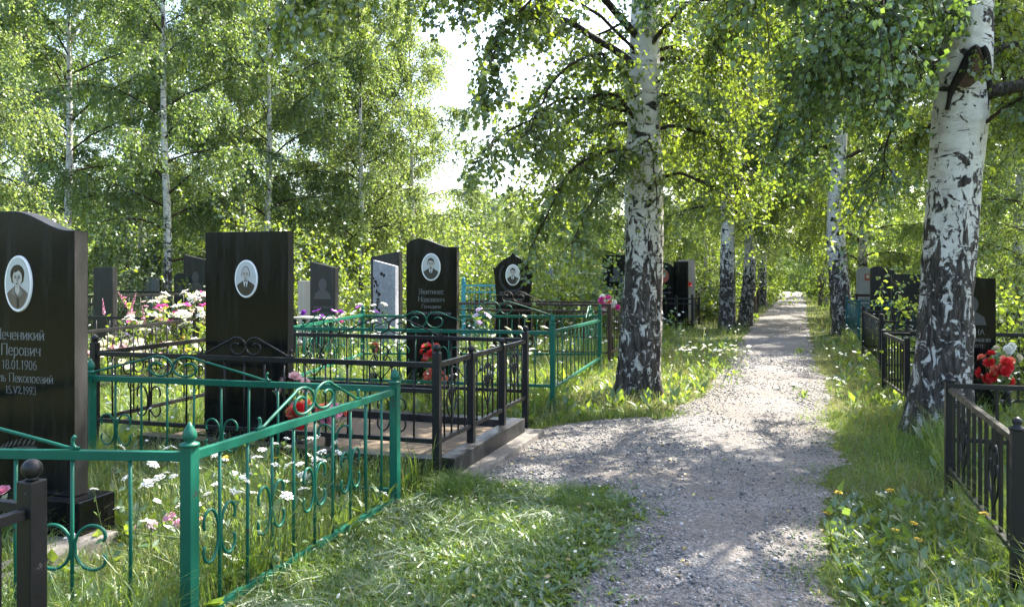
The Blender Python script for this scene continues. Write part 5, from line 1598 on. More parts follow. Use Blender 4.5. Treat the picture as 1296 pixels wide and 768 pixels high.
# ------------------------------------------------------------------ flowers
FLOWER = {}
def flower_mesh(kind):
    if kind in FLOWER: return FLOWER[kind]
    rng = np.random.default_rng(sum(ord(c) for c in kind))
    form, col = kind.split('|')
    mb = MB()
    mats = [col, 'petal_yellow', 'stem']
    if form == 'daisy':
        for k in range(12):
            a = 2 * PI * k / 12 + rng.normal(0, .08)
            c, s = math.cos(a), math.sin(a)
            w = .20
            mb.add([(c * .2, s * .2, 0.02), (c * .7 - s * w, s * .7 + c * w, .05), (c * 1.0, s * 1.0, -.05 + rng.normal(0, .06)), (c * .7 + s * w, s * .7 - c * w, .05)], [(0, 3, 2, 1)], 0)
        mb.lathe([(.30, 0), (.28, .1), (.15, .17), (.02, .18)], (0, 0, 0), 8, 1)
    elif form == 'cluster':      # flat head of many small florets
        for k in range(26):
            r = math.sqrt(k / 26) * 1.0; a = k * 2.4
            x, y = r * math.cos(a), r * math.sin(a)
            z = 0.35 * (1 - r * r) + rng.normal(0, .06)
            w = .2
            t = rng.normal(0, .35, 2)
            n = 5
            mb.add([(x + w * math.cos(b + a), y + w * math.sin(b + a), z + w * (t[0] * math.cos(b + a) + t[1] * math.sin(b + a))) for b in np.linspace(0, 2 * PI, n, endpoint=False)], [tuple(range(n))], 0)
        for k in range(6):
            a = k * 1.05
            mb.tube([(0, 0, -1.2), (.25 * math.cos(a), .25 * math.sin(a), -.5), (.7 * math.cos(a), .7 * math.sin(a), .1)], .03, 3, 2, False)
    elif form == 'rose':
        for ring, (n, r, z, l, cup) in enumerate([(3, .12, .30, .55, .9), (4, .22, .22, .62, .75), (5, .34, .10, .66, .55), (6, .44, 0, .68, .3)]):
            for k in range(n):
                a = 2 * PI * k / n + ring * .6 + rng.normal(0, .1)
                c, s = math.cos(a), math.sin(a)
                def P(u, v, zz): return (c * u - s * v, s * u + c * v, zz)
                w = l * .62
                mb.add([P(r * .3, 0, z - .12), P(r + .1, -w, z + .2 * cup), P(r + .1, w, z + .2 * cup), P(r + l * (1 - cup * .8), -w * .7, z + l * cup), P(r + l * (1 - cup * .8), w * .7, z + l * cup), P(r + l * (1.1 - cup * .8), 0, z + l * cup * .95), P(r + .16, 0, z + .1 * cup)],
                       [(0, 1, 6), (0, 6, 2), (1, 3, 5, 6), (6, 5, 4, 2)], 0, True)
    elif form == 'poppy':
        for ring in range(2):
            for k in range(4):
                a = PI / 2 * k + ring * .8
                c, s = math.cos(a), math.sin(a)
                def P(u, v, zz): return (c * u - s * v, s * u + c * v, zz)
                z = .05 + .12 * ring
                mb.add([P(.02, 0, 0), P(.5, -.48, z + .2), P(1, -.38, z + .3), P(1.05, .1, z + .22), P(.95, .4, z + .35), P(.5, .48, z + .2), P(.55, 0, z + .08)], [(0, 1, 6), (1, 2, 3, 6), (6, 3, 4, 5), (0, 6, 5)], 0, True)
        mb.lathe([(.12, 0), (.16, .12), (.02, .2)], (0, 0, .1), 6, 1)
    elif form == 'spike':        # tall spike of open blooms
        for k in range(24):
            z = k * .42; r = .8 * (1 - k / 30)
            a = k * 2.4
            x, y = math.cos(a) * .55 * r, math.sin(a) * .55 * r
            w = .62 * r + .08
            ax = Vector((math.cos(a), math.sin(a), .25)).normalized()
            u = ax.cross(Vector((0, 0, 1))).normalized(); v = u.cross(ax)
            c0 = Vector((x, y, z))
            mb.add([c0] + [c0 + ax * w * .5 + (u * math.cos(b) + v * math.sin(b)) * w for b in np.linspace(0, 2 * PI, 7, endpoint=False)], [(0, i, i % 7 + 1) for i in range(1, 8)], 0)
        mb.tube([(0, 0, -1.5), (0, 0, 10)], .08, 4, 2, False)
    me = bpy.data.meshes.new('flower')
    me.from_pydata(mb.v, [], mb.f)
    for m in mats: me.materials.append(MAT[m])
    me.polygons.foreach_set('material_index', mb.m); me.polygons.foreach_set('use_smooth', mb.s)
    me.update()
    FLOWER[kind] = me
    return me

def flower_plant(label, loc, h, spread, nst, kinds, fsize, seed, group='flowering plants', nleaf=90, leafsize=0.06, leafmat='weed_leaf', cat='plant', name='flowering_plant', z0=0.0, tilt=0.35, hvar=0.3):
    rng = np.random.default_rng(seed)
    e = empty(name, (loc[0], loc[1], z0), 0, label, cat, group)
    P = np.stack([rng.normal(0, spread * .3, nst), rng.normal(0, spread * .3, nst), np.zeros(nst)], 1)
    D = unit(np.stack([P[:, 0] * 1.3 + rng.normal(0, .12, nst), P[:, 1] * 1.3 + rng.normal(0, .12, nst), np.full(nst, 0.9)], 1))
    S = strands(P, D, h * rng.uniform(1 - hvar, 1.05, nst), np.full(nst, -0.12), 6, rng, 0.06)
    V, F = strand_tubes(S, np.full(nst, 0.0035), 0.0018)
    geo = [(V, F, 1)]
    per = max(2, nleaf // nst)
    geo.append(leaves_on(S, per, leafsize, rng, True, 0.02, 0.01, -0.2, 0.28) + (0,))
    V, sets, mi = join_geo(geo)
    link_mesh('foliage', np_mesh('foliage', V, sets, mi), e, [MAT[leafmat], MAT['stem']])
    for k in range(nst):
        o = bpy.data.objects.new('flower', flower_mesh(kinds[k % len(kinds)]))
        o.parent = e; COL.objects.link(o)
        o.location = S[k, -1]
        s = fsize * rng.uniform(.75, 1.2)
        o.scale = (s, s, s)
        o.rotation_euler = (rng.normal(0, tilt), rng.normal(0, tilt), rng.uniform(0, 6.28))
    return e

GD = 'white flowers inside the near green fence'
WH = ['cluster|petal_white']
for i, (x, y, h, n, lab) in enumerate([
    (-1.62, 3.86, .60, 9, 'white flower clump close to the front corner post of the near green fence'),
    (-1.34, 4.15, .66, 12, 'tall white flower clump just inside the side rail of the near green fence'),
    (-1.95, 4.12, .52, 8, 'white flowers left of the front corner post, in front of the stone plinth'),
    (-1.78, 4.72, .56, 9, 'white flower clump midway between the plinth and the far green post'),
    (-1.25, 4.70, .55, 9, 'white flower clump beside the side scrolls of the near green fence'),
    (-1.55, 5.25, .50, 7, 'sparse white flowers near the rear rail of the near green fence'),
    (-2.25, 5.0, .48, 7, 'white flowers right behind the plinth of the curved headstone')]):
    flower_plant(lab, (x, y), h, 0.42, n, WH, 0.028, 100 + i, GD, 60, 0.05, 'weed_leaf')
flower_plant('yellow flowers rising behind the spear tipped green corner post', (-1.50, 4.35), 0.72, 0.25, 6, ['cluster|petal_yellow'], 0.014, 120, None, 30, 0.04)
flower_plant('small pink flowers low in the grass by the stone plinth', (-1.88, 4.32), 0.28, 0.25, 9, ['cluster|petal_pink', 'cluster|petal_pale_pink', 'cluster|petal_coral'], 0.028, 121, None, 60, 0.07)
flower_plant('magenta flowers in front of the curved headstone at the left edge', (-2.88, 4.12), 0.44, 0.35, 14, ['rose|petal_magenta', 'rose|petal_pink'], 0.034, 122, None, 80, 0.05)
flower_plant('white and yellow daisies in the tall grass right of the thick birch', (2.75, 11.3), 0.62, 0.8, 16, ['daisy|petal_white', 'cluster|petal_white'], 0.036, 123, None, 90, 0.05)
flower_plant('loose white daisies nearest the path beyond the thick birch', (3.35, 12.6), 0.50, 0.8, 14, ['cluster|petal_white', 'daisy|petal_white'], 0.034, 124, None, 80, 0.05)
flower_plant('white flower heads in the verge before the second right hand fence', (4.1, 10.0), 0.34, 0.5, 5, ['cluster|petal_white'], 0.034, 125, None, 60, 0.05)
# the bed behind the left fences
GB2 = 'tall flowers in the bed behind the left hand fences'
for i, (x, y, h, sp, n, kinds, fs, lab) in enumerate([
    (-5.5, 12.4, 1.22, .5, 12, ['spike|petal_pink', 'cluster|petal_pale_pink', 'cluster|petal_pink'], .030, 'pink blooms and short spikes at the left end of the flower bed'),
    (-5.05, 12.2, 1.30, .6, 15, ['cluster|petal_white', 'cluster|petal_pale_pink', 'cluster|petal_magenta'], .085, 'white and pink phlox in the middle of the flower bed'),
    (-4.55, 12.0, 1.34, .6, 18, ['cluster|petal_white', 'cluster|petal_cream'], .090, 'white phlox at the right end of the bed, next to the square black headstone'),
    (-4.85, 11.95, 1.0, .7, 14, ['cluster|petal_white', 'cluster|petal_cream', 'cluster|petal_violet'], .075, 'low cream and violet phlox at the front of the bed'),
    (-5.6, 11.5, .62, .7, 14, ['rose|petal_cream', 'rose|petal_pale_pink'], .075, 'cream and pale pink roses seen through the ring scrolls'),
    (-4.9, 10.6, .60, .6, 12, ['rose|petal_cream', 'rose|petal_white'], .07, 'cream roses low behind the ring scrolls near the square headstone'),
    (-4.35, 11.4, .72, .5, 12, ['cluster|petal_cream', 'cluster|petal_yellow'], .05, 'cream and yellow flowers left of the square headstone at rail height')]):
    flower_plant(lab, (x, y), h, sp, int(n * 1.5), kinds, fs * 1.12, 140 + i, GB2, 330, 0.12, 'shrub_leaf')
GP = 'flowers between the middle headstones'
for i, (x, y, h, sp, n, kinds, fs, lab) in enumerate([
    (-2.75, 12.9, 1.02, .4, 7, ['poppy|petal_purple'], .06, 'purple flowers in front of the pale blue headstone'),
    (-3.25, 13.0, .95, .3, 6, ['rose|petal_magenta', 'rose|petal_purple'], .05, 'magenta flowers in front of the dull grey headstone'),
    (-2.2, 13.6, 1.1, .8, 16, ['cluster|petal_white'], .05, 'airy white flowers left of the wavy topped headstone'),
    (-1.85, 11.0, .85, .6, 12, ['cluster|petal_white', 'cluster|petal_cream'], .045, 'white flowers inside the middle green fence left of the stone'),
    (-0.3, 10.6, .62, .6, 10, ['cluster|petal_white', 'cluster|petal_cream'], .045, 'white flowers inside the middle green fence right of the stone'),
    (0.35, 12.2, .95, .5, 9, ['cluster|petal_cream'], .035, 'straw coloured seed heads standing by the gabled headstone'),
    (-0.15, 9.6, .52, .5, 9, ['daisy|petal_white'], .036, 'daisies just behind the black fence facing the path'),
    (-0.45, 12.0, 1.05, .25, 5, ['cluster|petal_violet'], .055, 'violet flowers in a dark pot before the gabled headstone')]):
    flower_plant(lab, (x, y), h, sp, n, kinds, fs, 160 + i, GP, 150, 0.09, 'weed_leaf')

def bouquet(label, loc, n, kinds, fs, rad, zc, seed, group='artificial flower bunches', pot=True):
    """bunch of cloth flowers standing in a small vase"""
    rng = np.random.default_rng(seed)
    e = empty('flower_bunch', (loc[0], loc[1], 0), 0, label, 'flowers', group)
    m = MB(); m.lathe([(.05, 0), (.06, .04), (.045, zc * .45), (.055, zc * .5)], (0, 0, 0), 12)
    m.build('vase', ['dull_granite'], e)
    P = np.zeros((n, 3)); P[:, 2] = zc * .45
    q = unit(rng.normal(0, 1, (n, 3)) * np.array([1, 1, .8]) + np.array([0, -.15, .25])) * rad * rng.uniform(.55, 1, (n, 1))
    q[:, 2] += zc
    S = np.stack([P * (1 - t) + q * t for t in np.linspace(0, 1, 5)], 1)
    V, F = strand_tubes(S, np.full(n, .004), .003)
    LV, LF = leaves_on(S, 4, .08, rng, True, .5, .015, 0, .4)
    V, sets, mi = join_geo([(V, F, 1), (LV, LF, 0)])
    link_mesh('stems', np_mesh('stems', V, sets, mi), e, [MAT['weed_leaf'], MAT['stem']])
    for k in range(n):
        o = bpy.data.objects.new('flower', flower_mesh(kinds[k % len(kinds)])); o.parent = e; COL.objects.link(o)
        o.location = q[k]
        d = Vector(q[k]) - Vector((0, 0, zc)); d = (d.normalized() + Vector((0, -.35, .3))).normalized()
        o.rotation_mode = 'QUATERNION'
        o.rotation_quaternion = Vector((0, 0, 1)).rotation_difference(d)
        s = fs * rng.uniform(.8, 1.15); o.scale = (s, s, s)
    return e
bouquet('pale pink cloth roses at the right foot of the square headstone', (-1.92, 6.88), 6, ['rose|petal_pale_pink'], .065, .12, .62, 1)
bouquet('dark red and pink cloth roses lowest beside the square headstone', (-1.80, 6.72), 9, ['rose|petal_red', 'rose|petal_coral', 'rose|petal_pink'], .060, .16, .36, 2)
bouquet('pink cloth peonies on the sand of the kerbed grave', (-1.55, 6.75), 6, ['rose|petal_pink', 'rose|petal_coral'], .060, .13, .42, 3)
bouquet('bright red cloth flowers in front of the wavy topped headstone', (-1.02, 9.75), 12, ['poppy|petal_red', 'rose|petal_red'], .050, .13, .60, 4)
bouquet('coral cloth flowers below the bright red ones', (-0.92, 9.5), 11, ['rose|petal_coral', 'poppy|petal_coral'], .050, .15, .36, 5)
bouquet('single orange red cloth flower in the middle green fence', (-1.75, 10.0), 3, ['rose|petal_coral'], .05, .05, .66, 6)
bouquet('white and crimson cloth flowers on the brown corner post side, left of the thick birch', (1.72, 13.75), 22, ['rose|petal_white', 'rose|petal_magenta', 'rose|petal_white', 'rose|petal_red'], .06, .22, 1.02, 7)
bouquet('red cloth roses before the half hidden black headstone on the right', (4.98, 8.1), 17, ['rose|petal_red', 'rose|petal_red', 'rose|petal_coral'], .058, .21, .60, 8)
bouquet('pale roses right of the red ones, at the right edge', (5.22, 8.35), 8, ['rose|petal_cream', 'rose|petal_white'], .05, .18, .72, 9)
bouquet('red cloth flowers on the distant black fence left of the paired birches', (5.15, 23.4), 6, ['rose|petal_red'], .09, .18, 1.15, 10)

# dandelions in the grass, lower right
for i, (x, y, h) in enumerate([(1.98, 4.72, .20), (1.80, 4.45, .15), (2.22, 4.42, .12), (2.12, 4.12, .12), (2.32, 4.9, .22), (2.05, 4.30, .10), (2.52, 4.28, .16)]):
    pos = ['tallest dandelion in the green weeds at the right', 'dandelion closest to the gravel in the right hand weeds', 'dandelion low among weeds before the right fence rail', 'dandelion nearest the lower right corner', 'dandelion beside the right fence post', 'fading dandelion low in the right hand weeds', 'dandelion right under the sunlit fence rail'][i]
    flower_plant(pos, (x, y), h + 0.13, 0.02, 1, ['cluster|petal_yellow'], 0.027, 200 + i, 'dandelions in the right hand weeds', 5, 0.10, 'weed_leaf', 'flower', 'dandelion', tilt=.15)

# ------------------------------------------------------------------ grass and ground cover
XL = np.array([(0, -2.5), (3.5, -1.43), (5.43, -.80), (5.93, -.56), (8.0, .136), (8.9, .46), (12.6, 1.4), (13.3, 1.64), (16.2, 2.65), (21.7, 4.95), (30, 7.2), (40, 11.5), (60, 19)])
XR = np.array([(0, 1.3), (3.87, 2.48), (5.6, 3.1), (8.9, 4.46), (10.3, 4.87), (11.6, 5.42), (14.5, 6.45), (20, 8.4), (28, 11.3), (40, 15.5), (60, 23)])
def xl(y): return np.interp(y, XL[:, 0], XL[:, 1])
def xr(y): return np.interp(y, XR[:, 0], XR[:, 1])
KERB_P = np.array([(-0.35, 5.80), (0.30, 7.70), (-2.55, 8.68), (-3.2, 6.85)])
SLAB = np.array([(-0.43, 5.86), (0.22, 7.75), (-2.6, 8.7), (-3.25, 6.9)])
def keep_out(x, y, g=0.0):
    k = in_poly(x, y, SLAB)
    for (cx, cy, r) in ((1.64, 10.15, .30), (4.23, 7.75, .39)):
        k |= np.hypot(x - cx, y - cy) < r
    return k

def sample_view(n, y0, y1, rng, power=1.0, wide=0.72):
    """points on the ground in the cone of view, spread evenly per square metre of the band for power 2, thinner far off for less"""
    u = rng.random(n)
    y = (y0 ** power + (y1 ** power - y0 ** power) * u) ** (1 / power)
    x = (rng.random(n) * 2 - 1) * (y * wide + 0.3)
    return x, y

def grass_band(name, label, n, y0, y1, hf, wf, mats, region, rng, power=1.3, lean=0.4, curl=0.5, clump=0.5, matw=None):
    x, y = sample_view(n, y0, y1, rng, power)
    k = region(x, y) & ~keep_out(x, y)
    cl = 0.5 + 0.5 * np.sin(2.3 * x + 1.3 * np.sin(1.7 * y)) * np.sin(2.9 * y + np.sin(2.1 * x + 1.0))
    cl2 = 0.5 + 0.5 * np.sin(9 * x + 3 * np.sin(5 * y)) * np.sin(8 * y + 2 * np.sin(6 * x))
    k &= rng.random(n) < (1 - clump) + clump * (0.6 * cl + 0.4 * cl2) * 1.5
    x, y = x[k], y[k]; cl = cl[k]
    P = np.stack([x, y, gz(x, y)], 1)
    H = rng.uniform(hf[0], hf[1], len(x)) * (0.65 + 0.6 * cl)
    H *= np.clip(0.2 + np.hypot(x + 2.3, y - 4.45) / 0.9, 0.2, 1.0)      # trimmed at the foot of the curved headstone
    # lower next to the gravel
    d = np.minimum(np.abs(x - pl(y)), np.abs(x - pr(y)))
    H *= np.clip(0.55 + d * 1.2, 0.55, 1.0)
    W = rng.uniform(wf[0], wf[1], len(x)) * np.clip(y / 6, 1, 4) ** 0.75
    mi = None
    if matw is not None:
        mi = rng.choice(len(mats), len(x), p=matw)
    me = blades_mesh(name, P, H, W, mats, lean, curl, rng, mi)
    o = link_mesh(name, me)
    tag(o, label, kind='stuff')
    return o

rg = np.random.default_rng(5)
ragged = lambda x: -rg.exponential(0.11, x.shape) + 0.03
left_verge = lambda x, y: (x > xl(y)) & (x < pl(y) + 0.4) & ~on_path(x, y, ragged(x))
right_verge = lambda x, y: (x < xr(y) + 0.1) & (x > pr(y) - 0.4) & ~on_path(x, y, ragged(x))
plots = lambda x, y: ((x < xl(y)) | (x > xr(y))) & ~on_path(x, y, 0)
verges = lambda x, y: left_verge(x, y) | right_verge(x, y)

grass_band('verge_grass', 'short green grass on both sides of the near path', 170000, 2.6, 9.0, (0.035, 0.125), (0.003, 0.0055), ['grass_green', 'grass_dry'], verges, rg, 1.5, 1.0, 0.9, 0.45, (0.95, 0.05))
grass_band('verge_grass', 'taller seeding grass along the near right fence', 30000, 3.2, 10.5, (0.08, 0.28), (0.003, 0.005), ['grass_green', 'grass_meadow', 'grass_dry'],
           lambda x, y: right_verge(x, y) & (x > pr(y) + 0.38), rg, 1.5, 0.6, 0.6, 0.6, (0.5, 0.35, 0.15))
grass_band('verge_grass', 'sunlit yellowish grass around the foot of the thick birch', 60000, 8.0, 16.0, (0.06, 0.24), (0.003, 0.0055), ['grass_meadow', 'grass_dry', 'grass_green'], verges, rg, 1.4, 0.7, 0.6, 0.4, (0.45, 0.42, 0.13))
grass_band('verge_grass', 'grass on the far verges of the path', 60000, 15.0, 60.0, (0.12, 0.36), (0.004, 0.007), ['grass_meadow', 'grass_dry', 'grass_green'], verges, rg, 1.1, 0.6, 0.6, 0.3, (0.55, 0.2, 0.25))
grass_band('meadow_grass', 'tall mixed grass inside the near fences', 95000, 2.4, 8.0, (0.12, 0.44), (0.0035, 0.006), ['grass_green', 'grass_meadow', 'grass_dry'], plots, rg, 1.5, 0.7, 0.7, 0.6, (0.58, 0.36, 0.06))
grass_band('meadow_grass', 'tall grass between the fenced graves', 90000, 7.5, 20.0, (0.14, 0.46), (0.0035, 0.006), ['grass_green', 'grass_meadow', 'grass_dry'], plots, rg, 1.3, 0.6, 0.6, 0.5, (0.45, 0.42, 0.13))
grass_band('meadow_grass', 'rough grass among the farthest graves', 60000, 19.0, 62.0, (0.2, 0.6), (0.005, 0.008), ['grass_green', 'grass_meadow', 'grass_dry'], plots, rg, 1.1, 0.6, 0.6, 0.4, (0.5, 0.4, 0.1))

grass_band('verge_grass', 'taller dark green tufts where the mown patch meets the gravel', 90000, 4.6, 6.3, (0.10, 0.20), (0.003, 0.005), ['grass_green', 'grass_meadow'],
           lambda x, y: (np.hypot(x - 0.55, y - 5.55) < 0.28) | (np.hypot(x + 0.42, y - 5.72) < 0.2) | (np.hypot(x - 1.55, y - 8.75) < 0.2), rg, 1.4, 0.9, 0.8, 0.7, (0.85, 0.15))

def cut_grass():
    """long mown stalks lying flat on the patch in front of the kerbed grave"""
    rng = np.random.default_rng(9)
    n = 1100
    x, y = sample_view(n * 12, 3.2, 6.0, rng, 1.4, 0.5)
    heap = np.sin(4.1 * x + 1.5 * np.sin(2.7 * y)) * np.sin(3.7 * y + 1.2 * np.sin(3 * x)) + 0.5 * np.sin(9 * x + 5 * y)
    k = left_verge(x, y) & ~keep_out(x, y) & (x < pl(y) - 0.18) & (heap > rng.normal(0.25, 0.3, n * 12))
    x, y = x[k][:n], y[k][:n]
    n = len(x)
    a = 0.4 + 1.6 * np.sin(2.9 * x + 2.1 * y) + 1.2 * np.sin(5 * y - 3 * x) + rng.normal(0, .6, n)
    ln = rng.uniform(0.07, 0.26, n)
    d = np.stack([np.cos(a), np.sin(a), np.zeros(n)], 1)
    s = np.stack([-np.sin(a), np.cos(a), np.zeros(n)], 1)
    z = rng.uniform(0.03, 0.085, n)
    P = np.stack([x, y, z], 1)
    bend = rng.normal(0, .12, n)[:, None]
    w = rng.uniform(.0013, .003, n)[:, None]
    up = np.array([0, 0, 1.0])
    L_ = ln[:, None]
    p1 = P + d * L_ * .5 + s * bend * L_ * .4 + up * rng.uniform(0, .03, (n, 1))
    p2 = P + d * L_ + s * bend * L_ * 1.4 - up * rng.uniform(0, .03, (n, 1))
    tl = unit(s + up * rng.normal(0, .5, (n, 1)))
    V = np.stack([P - tl * w, P + tl * w, p1 - tl * w, p1 + tl * w, p2], 1).reshape(-1, 3)
    i = np.arange(n)[:, None] * 5
    me = np_mesh('cut_grass', V, [i + np.array([0, 1, 3, 2]), i + np.array([2, 3, 4])])
    me.materials.append(MAT['grass_cut'])
    tag(link_mesh('cut_grass', me), 'pale mown grass stalks lying on the patch before the kerbed grave', kind='stuff')
cut_grass()

def broad_weeds(name, label, n, region, y0, y1, size, mats, seed, per=6, up=0.5, power=1.3):
    rng = np.random.default_rng(seed)
    x, y = sample_view(n, y0, y1, rng, power)
    k = region(x, y) & ~keep_out(x, y)
    x, y = x[k], y[k]
    m = len(x)
    P = np.repeat(np.stack([x, y, gz(x, y) + 0.01], 1), per, 0)
    a = rng.uniform(0, 2 * PI, m * per)
    ax = np.stack([np.cos(a), np.sin(a), rng.uniform(0.05, up * 2, m * per)], 1)
    nr = np.stack([rng.normal(0, .3, m * per), rng.normal(0, .3, m * per), np.ones(m * per)], 1)
    sz = rng.uniform(size[0], size[1], m * per) * np.repeat(rng.uniform(.6, 1.2, m), per)
    P = P + ax * (sz * 0.25)[:, None]
    V, F = leaves_geo(P, ax, nr, sz, 0.24, True)
    me = np_mesh(name, V, [F], rng.integers(0, len(mats), len(F)))
    for mm in mats: me.materials.append(MAT[mm])
    tag(link_mesh(name, me), label, kind='stuff')
near_right = lambda x, y: right_verge(x, y) & (y < 5.6) & (x > pr(y) + 0.05)
broad_weeds('weeds', 'broad leaved weeds in the right foreground', 3600, near_right, 3.2, 5.5, (0.03, 0.085), ['weed_leaf', 'weed_leaf', 'birch_leaf'], 31, 7, 0.9)
broad_weeds('weeds', 'broad leaved weeds inside the near green fence', 1100, lambda x, y: plots(x, y) & (x < 0), 2.6, 6.0, (0.05, 0.16), ['weed_leaf', 'shrub_leaf'], 32, 7, 0.9)
broad_weeds('weeds', 'low clover in the mown patch', 15000, lambda x, y: left_verge(x, y) & (y < 6.2), 2.8, 6.2, (0.018, 0.062), ['weed_leaf', 'birch_leaf'], 33, 5, 0.5)
broad_weeds('weeds', 'bright leafy weeds on the sunny verges', 2300, lambda x, y: verges(x, y) & (np.abs(x - pr(y)) > 0.25), 8.4, 18.0, (0.06, 0.15), ['shrub_leaf', 'weed_leaf'], 34, 7, 1.2)
broad_weeds('weeds', 'leafy weeds between the graves', 5200, plots, 6.0, 22.0, (0.07, 0.18), ['weed_leaf', 'shrub_leaf'], 35, 8, 1.4)
tufts = lambda x, y: on_path(x, y, 0.2) & (np.sin(3.1 * x + 1.2 * y) * np.sin(2.7 * y - 1.9 * x) > 0.93) 
grass_band('verge_grass', 'small grass tufts growing in the gravel', 30000, 3.2, 9.5, (0.03, 0.075), (0.003, 0.005), ['grass_green', 'grass_meadow'], tufts, rg, 1.4, 0.9, 0.8, 0.0, (0.7, 0.3))

def small_blooms(name, label, n, region, y0, y1, mat, seed, zr, size, power=1.3):
    """tiny white clover heads and daisies too many and small to count"""
    rng = np.random.default_rng(seed)
    x, y = sample_view(n, y0, y1, rng, power)
    k = region(x, y) & ~keep_out(x, y)
    x, y = x[k], y[k]; m = len(x)
    c = np.stack([x, y, rng.uniform(zr[0], zr[1], m)], 1)
    base = np.array([(math.cos(b), math.sin(b), 0) for b in np.linspace(0, 2 * PI, 6, endpoint=False)] + [(0, 0, .6)])
    s = (rng.uniform(size[0], size[1], m) * np.clip(y / 7, 1, 2.5))[:, None, None]
    t = rng.normal(0, .3, (m, 1, 2))
    V = base[None] * s
    V = V + c[:, None, :]
    V[:, :, 2] += ((base[None, :, 0:1] * s) * t[:, :, 0:1] + (base[None, :, 1:2] * s) * t[:, :, 1:2])[:, :, 0]
    i = np.arange(m)[:, None] * 7
    F = np.concatenate([i + np.array([k_, (k_ + 1) % 6, 6]) for k_ in range(6)], 0)
    me = np_mesh(name, V.reshape(-1, 3), [F])
    me.materials.append(MAT[mat])
    tag(link_mesh(name, me), label, kind='stuff')
small_blooms('clover_blossoms', 'small white clover heads in the mown patch', 260, lambda x, y: left_verge(x, y) & (y < 6.2), 3.0, 6.0, 'petal_cream', 41, (0.06, 0.12), (.006, .011))
small_blooms('clover_blossoms', 'small white blossoms in the right hand weeds', 200, near_right, 3.3, 5.6, 'petal_white', 42, (0.08, 0.16), (.005, .010))
small_blooms('meadow_blossoms', 'tiny white blossoms scattered between the graves', 1300, plots, 6.0, 22.0, 'petal_white', 43, (0.25, 0.6), (.010, .018))
small_blooms('meadow_blossoms', 'tiny pale blossoms on the sunny verges', 500, verges, 9.5, 20.0, 'petal_white', 44, (0.15, 0.42), (.008, .014))

def gravel():
    rng = np.random.default_rng(51)
    n = 125000
    x, y = sample_view(n, 3.0, 16.0, rng, 0.75, 0.62)
    k = on_path(x, y, -0.02)
    # bare trodden strip in the middle keeps fewer stones
    mid = 0.5 * (pl(y) + pr(y))
    k &= rng.random(n) < 0.35 + 0.65 * np.clip(np.abs(x - mid) / 0.6 + 0.5 * np.sin(1.3 * y + 2 * x), 0, 1)
    k2 = (rng.random(n) < 0.10) & verges(x, y) & on_path(x, y, 0.35) & ~keep_out(x, y)
    k |= k2
    x, y = x[k], y[k]; m = len(x)
    sz = rng.gamma(3.0, 0.0018, m) + 0.0022
    sz = np.minimum(sz, 0.019) * np.clip(y / 8, 1, 1.7)
    base = np.array([(1, 0, 0), (-1, 0, 0), (0, 1, 0), (0, -1, 0), (0, 0, 1), (0, 0, -1)], float)
    V = base[None] * rng.uniform(.6, 1.25, (m, 6, 1)) + rng.normal(0, .16, (m, 6, 3))
    V *= sz[:, None, None]
    V[:, :, 2] *= 0.62
    a = rng.uniform(0, 2 * PI, m)
    c, s = np.cos(a)[:, None], np.sin(a)[:, None]
    X = V[:, :, 0] * c - V[:, :, 1] * s; Y = V[:, :, 0] * s + V[:, :, 1] * c
    u = np.clip((x - pl(y)) / np.maximum(pr(y) - pl(y), .1), 0, 1)
    z0 = 0.008 + 0.028 * np.sin(PI * u) ** .7
    Vw = np.stack([X + x[:, None], Y + y[:, None], V[:, :, 2] + (z0 + sz * .25)[:, None]], -1).reshape(-1, 3)
    i = np.arange(m)[:, None] * 6
    T = [(0, 2, 4), (2, 1, 4), (1, 3, 4), (3, 0, 4), (2, 0, 5), (1, 2, 5), (3, 1, 5), (0, 3, 5)]
    F = np.concatenate([i + np.array(t) for t in T], 0)
    me = np_mesh('gravel', Vw, [F])
    me.materials.append(MAT['gravel_stone'])
    tag(link_mesh('gravel', me), 'loose grey gravel lying on the path', kind='stuff')
gravel()

def fallen_leaves():
    rng = np.random.default_rng(61)
    x, y = sample_view(700, 3.2, 14, rng, 1.2, 0.6)
    k = (on_path(x, y, 0.6) | verges(x, y)) & ~keep_out(x, y)
    x, y = x[k], y[k]; m = len(x)
    P = np.stack([x, y, np.full(m, .045)], 1)
    a = rng.uniform(0, 6.28, m)
    V, F = leaves_geo(P, np.stack([np.cos(a), np.sin(a), rng.normal(0, .15, m)], 1), np.stack([rng.normal(0, .3, m), rng.normal(0, .3, m), np.ones(m)], 1), rng.uniform(.02, .042, m), .36, True)
    me = np_mesh('fallen_leaves', V, [F]); me.materials.append(MAT['fallen_leaf'])
    tag(link_mesh('fallen_leaves', me), 'dry birch leaves fallen on the path and verge', kind='stuff')
fallen_leaves()

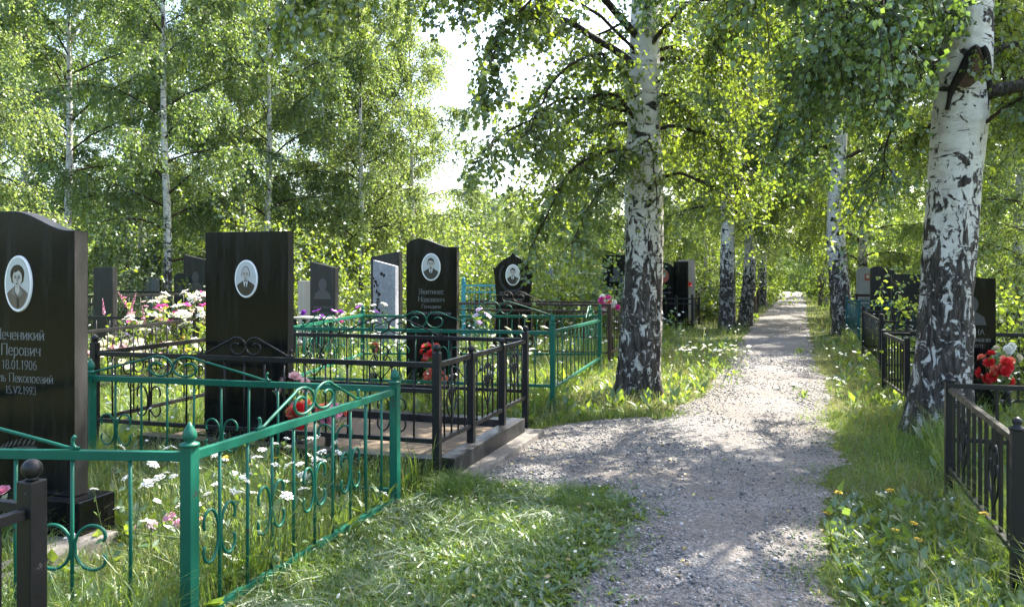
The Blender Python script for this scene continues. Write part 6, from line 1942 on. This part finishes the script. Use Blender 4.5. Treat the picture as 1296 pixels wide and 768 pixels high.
# ------------------------------------------------------------------ daylight
SUN_EL, SUN_AZ = 50.0, 48.0       # azimuth clockwise from the direction of view
world = bpy.data.worlds.new('World')
scene.world = world
world.use_nodes = True
wn = world.node_tree
wn.nodes.clear()
wo = wn.nodes.new('ShaderNodeOutputWorld')
bg = wn.nodes.new('ShaderNodeBackground')
sky = wn.nodes.new('ShaderNodeTexSky')
sky.sky_type = 'NISHITA'
sky.sun_disc = False
sky.sun_elevation = math.radians(SUN_EL)
sky.sun_rotation = math.radians(SUN_AZ)
sky.air_density = 1.0
sky.dust_density = 3.0
sky.ozone_density = 1.0
bg.inputs['Strength'].default_value = 0.15
wn.links.new(sky.outputs[0], bg.inputs[0])
wn.links.new(bg.outputs[0], wo.inputs[0])

sun = bpy.data.lights.new('sun', 'SUN')
sun.energy = 4.6
sun.angle = math.radians(0.55)
sun.color = (1.0, 0.94, 0.84)
so = bpy.data.objects.new('sun', sun)
COL.objects.link(so)
d = Vector((math.sin(math.radians(SUN_AZ)) * math.cos(math.radians(SUN_EL)), math.cos(math.radians(SUN_AZ)) * math.cos(math.radians(SUN_EL)), math.sin(math.radians(SUN_EL))))
so.rotation_euler = (-d).to_track_quat('-Z', 'Y').to_euler()
so.location = (20, 20, 30)

# ------------------------------------------------------------------ camera
cam = bpy.data.cameras.new('camera')
cam.sensor_width = 36.0
cam.lens = 27.78
cam.shift_y = -0.0301
cam.clip_start = 0.05
cam.clip_end = 2000
co = bpy.data.objects.new('camera', cam)
COL.objects.link(co)
co.location = (0, 0, 1.6)
co.rotation_euler = (math.radians(90), 0, 0)
scene.camera = co

scene.view_settings.view_transform = 'Standard'
scene.view_settings.look = 'None'
scene.view_settings.exposure = 2.3
scene.view_settings.gamma = 1.0
scene.view_settings.use_curve_mapping = False
scene.render.engine = 'CYCLES'
scene.cycles.max_bounces = 8
scene.cycles.diffuse_bounces = 6
scene.cycles.glossy_bounces = 3
scene.cycles.transmission_bounces = 4
scene.cycles.use_denoising = True
scene.cycles.use_adaptive_sampling = True
scene.cycles.adaptive_threshold = 0.02
scene.cycles.sample_clamp_indirect = 6.0
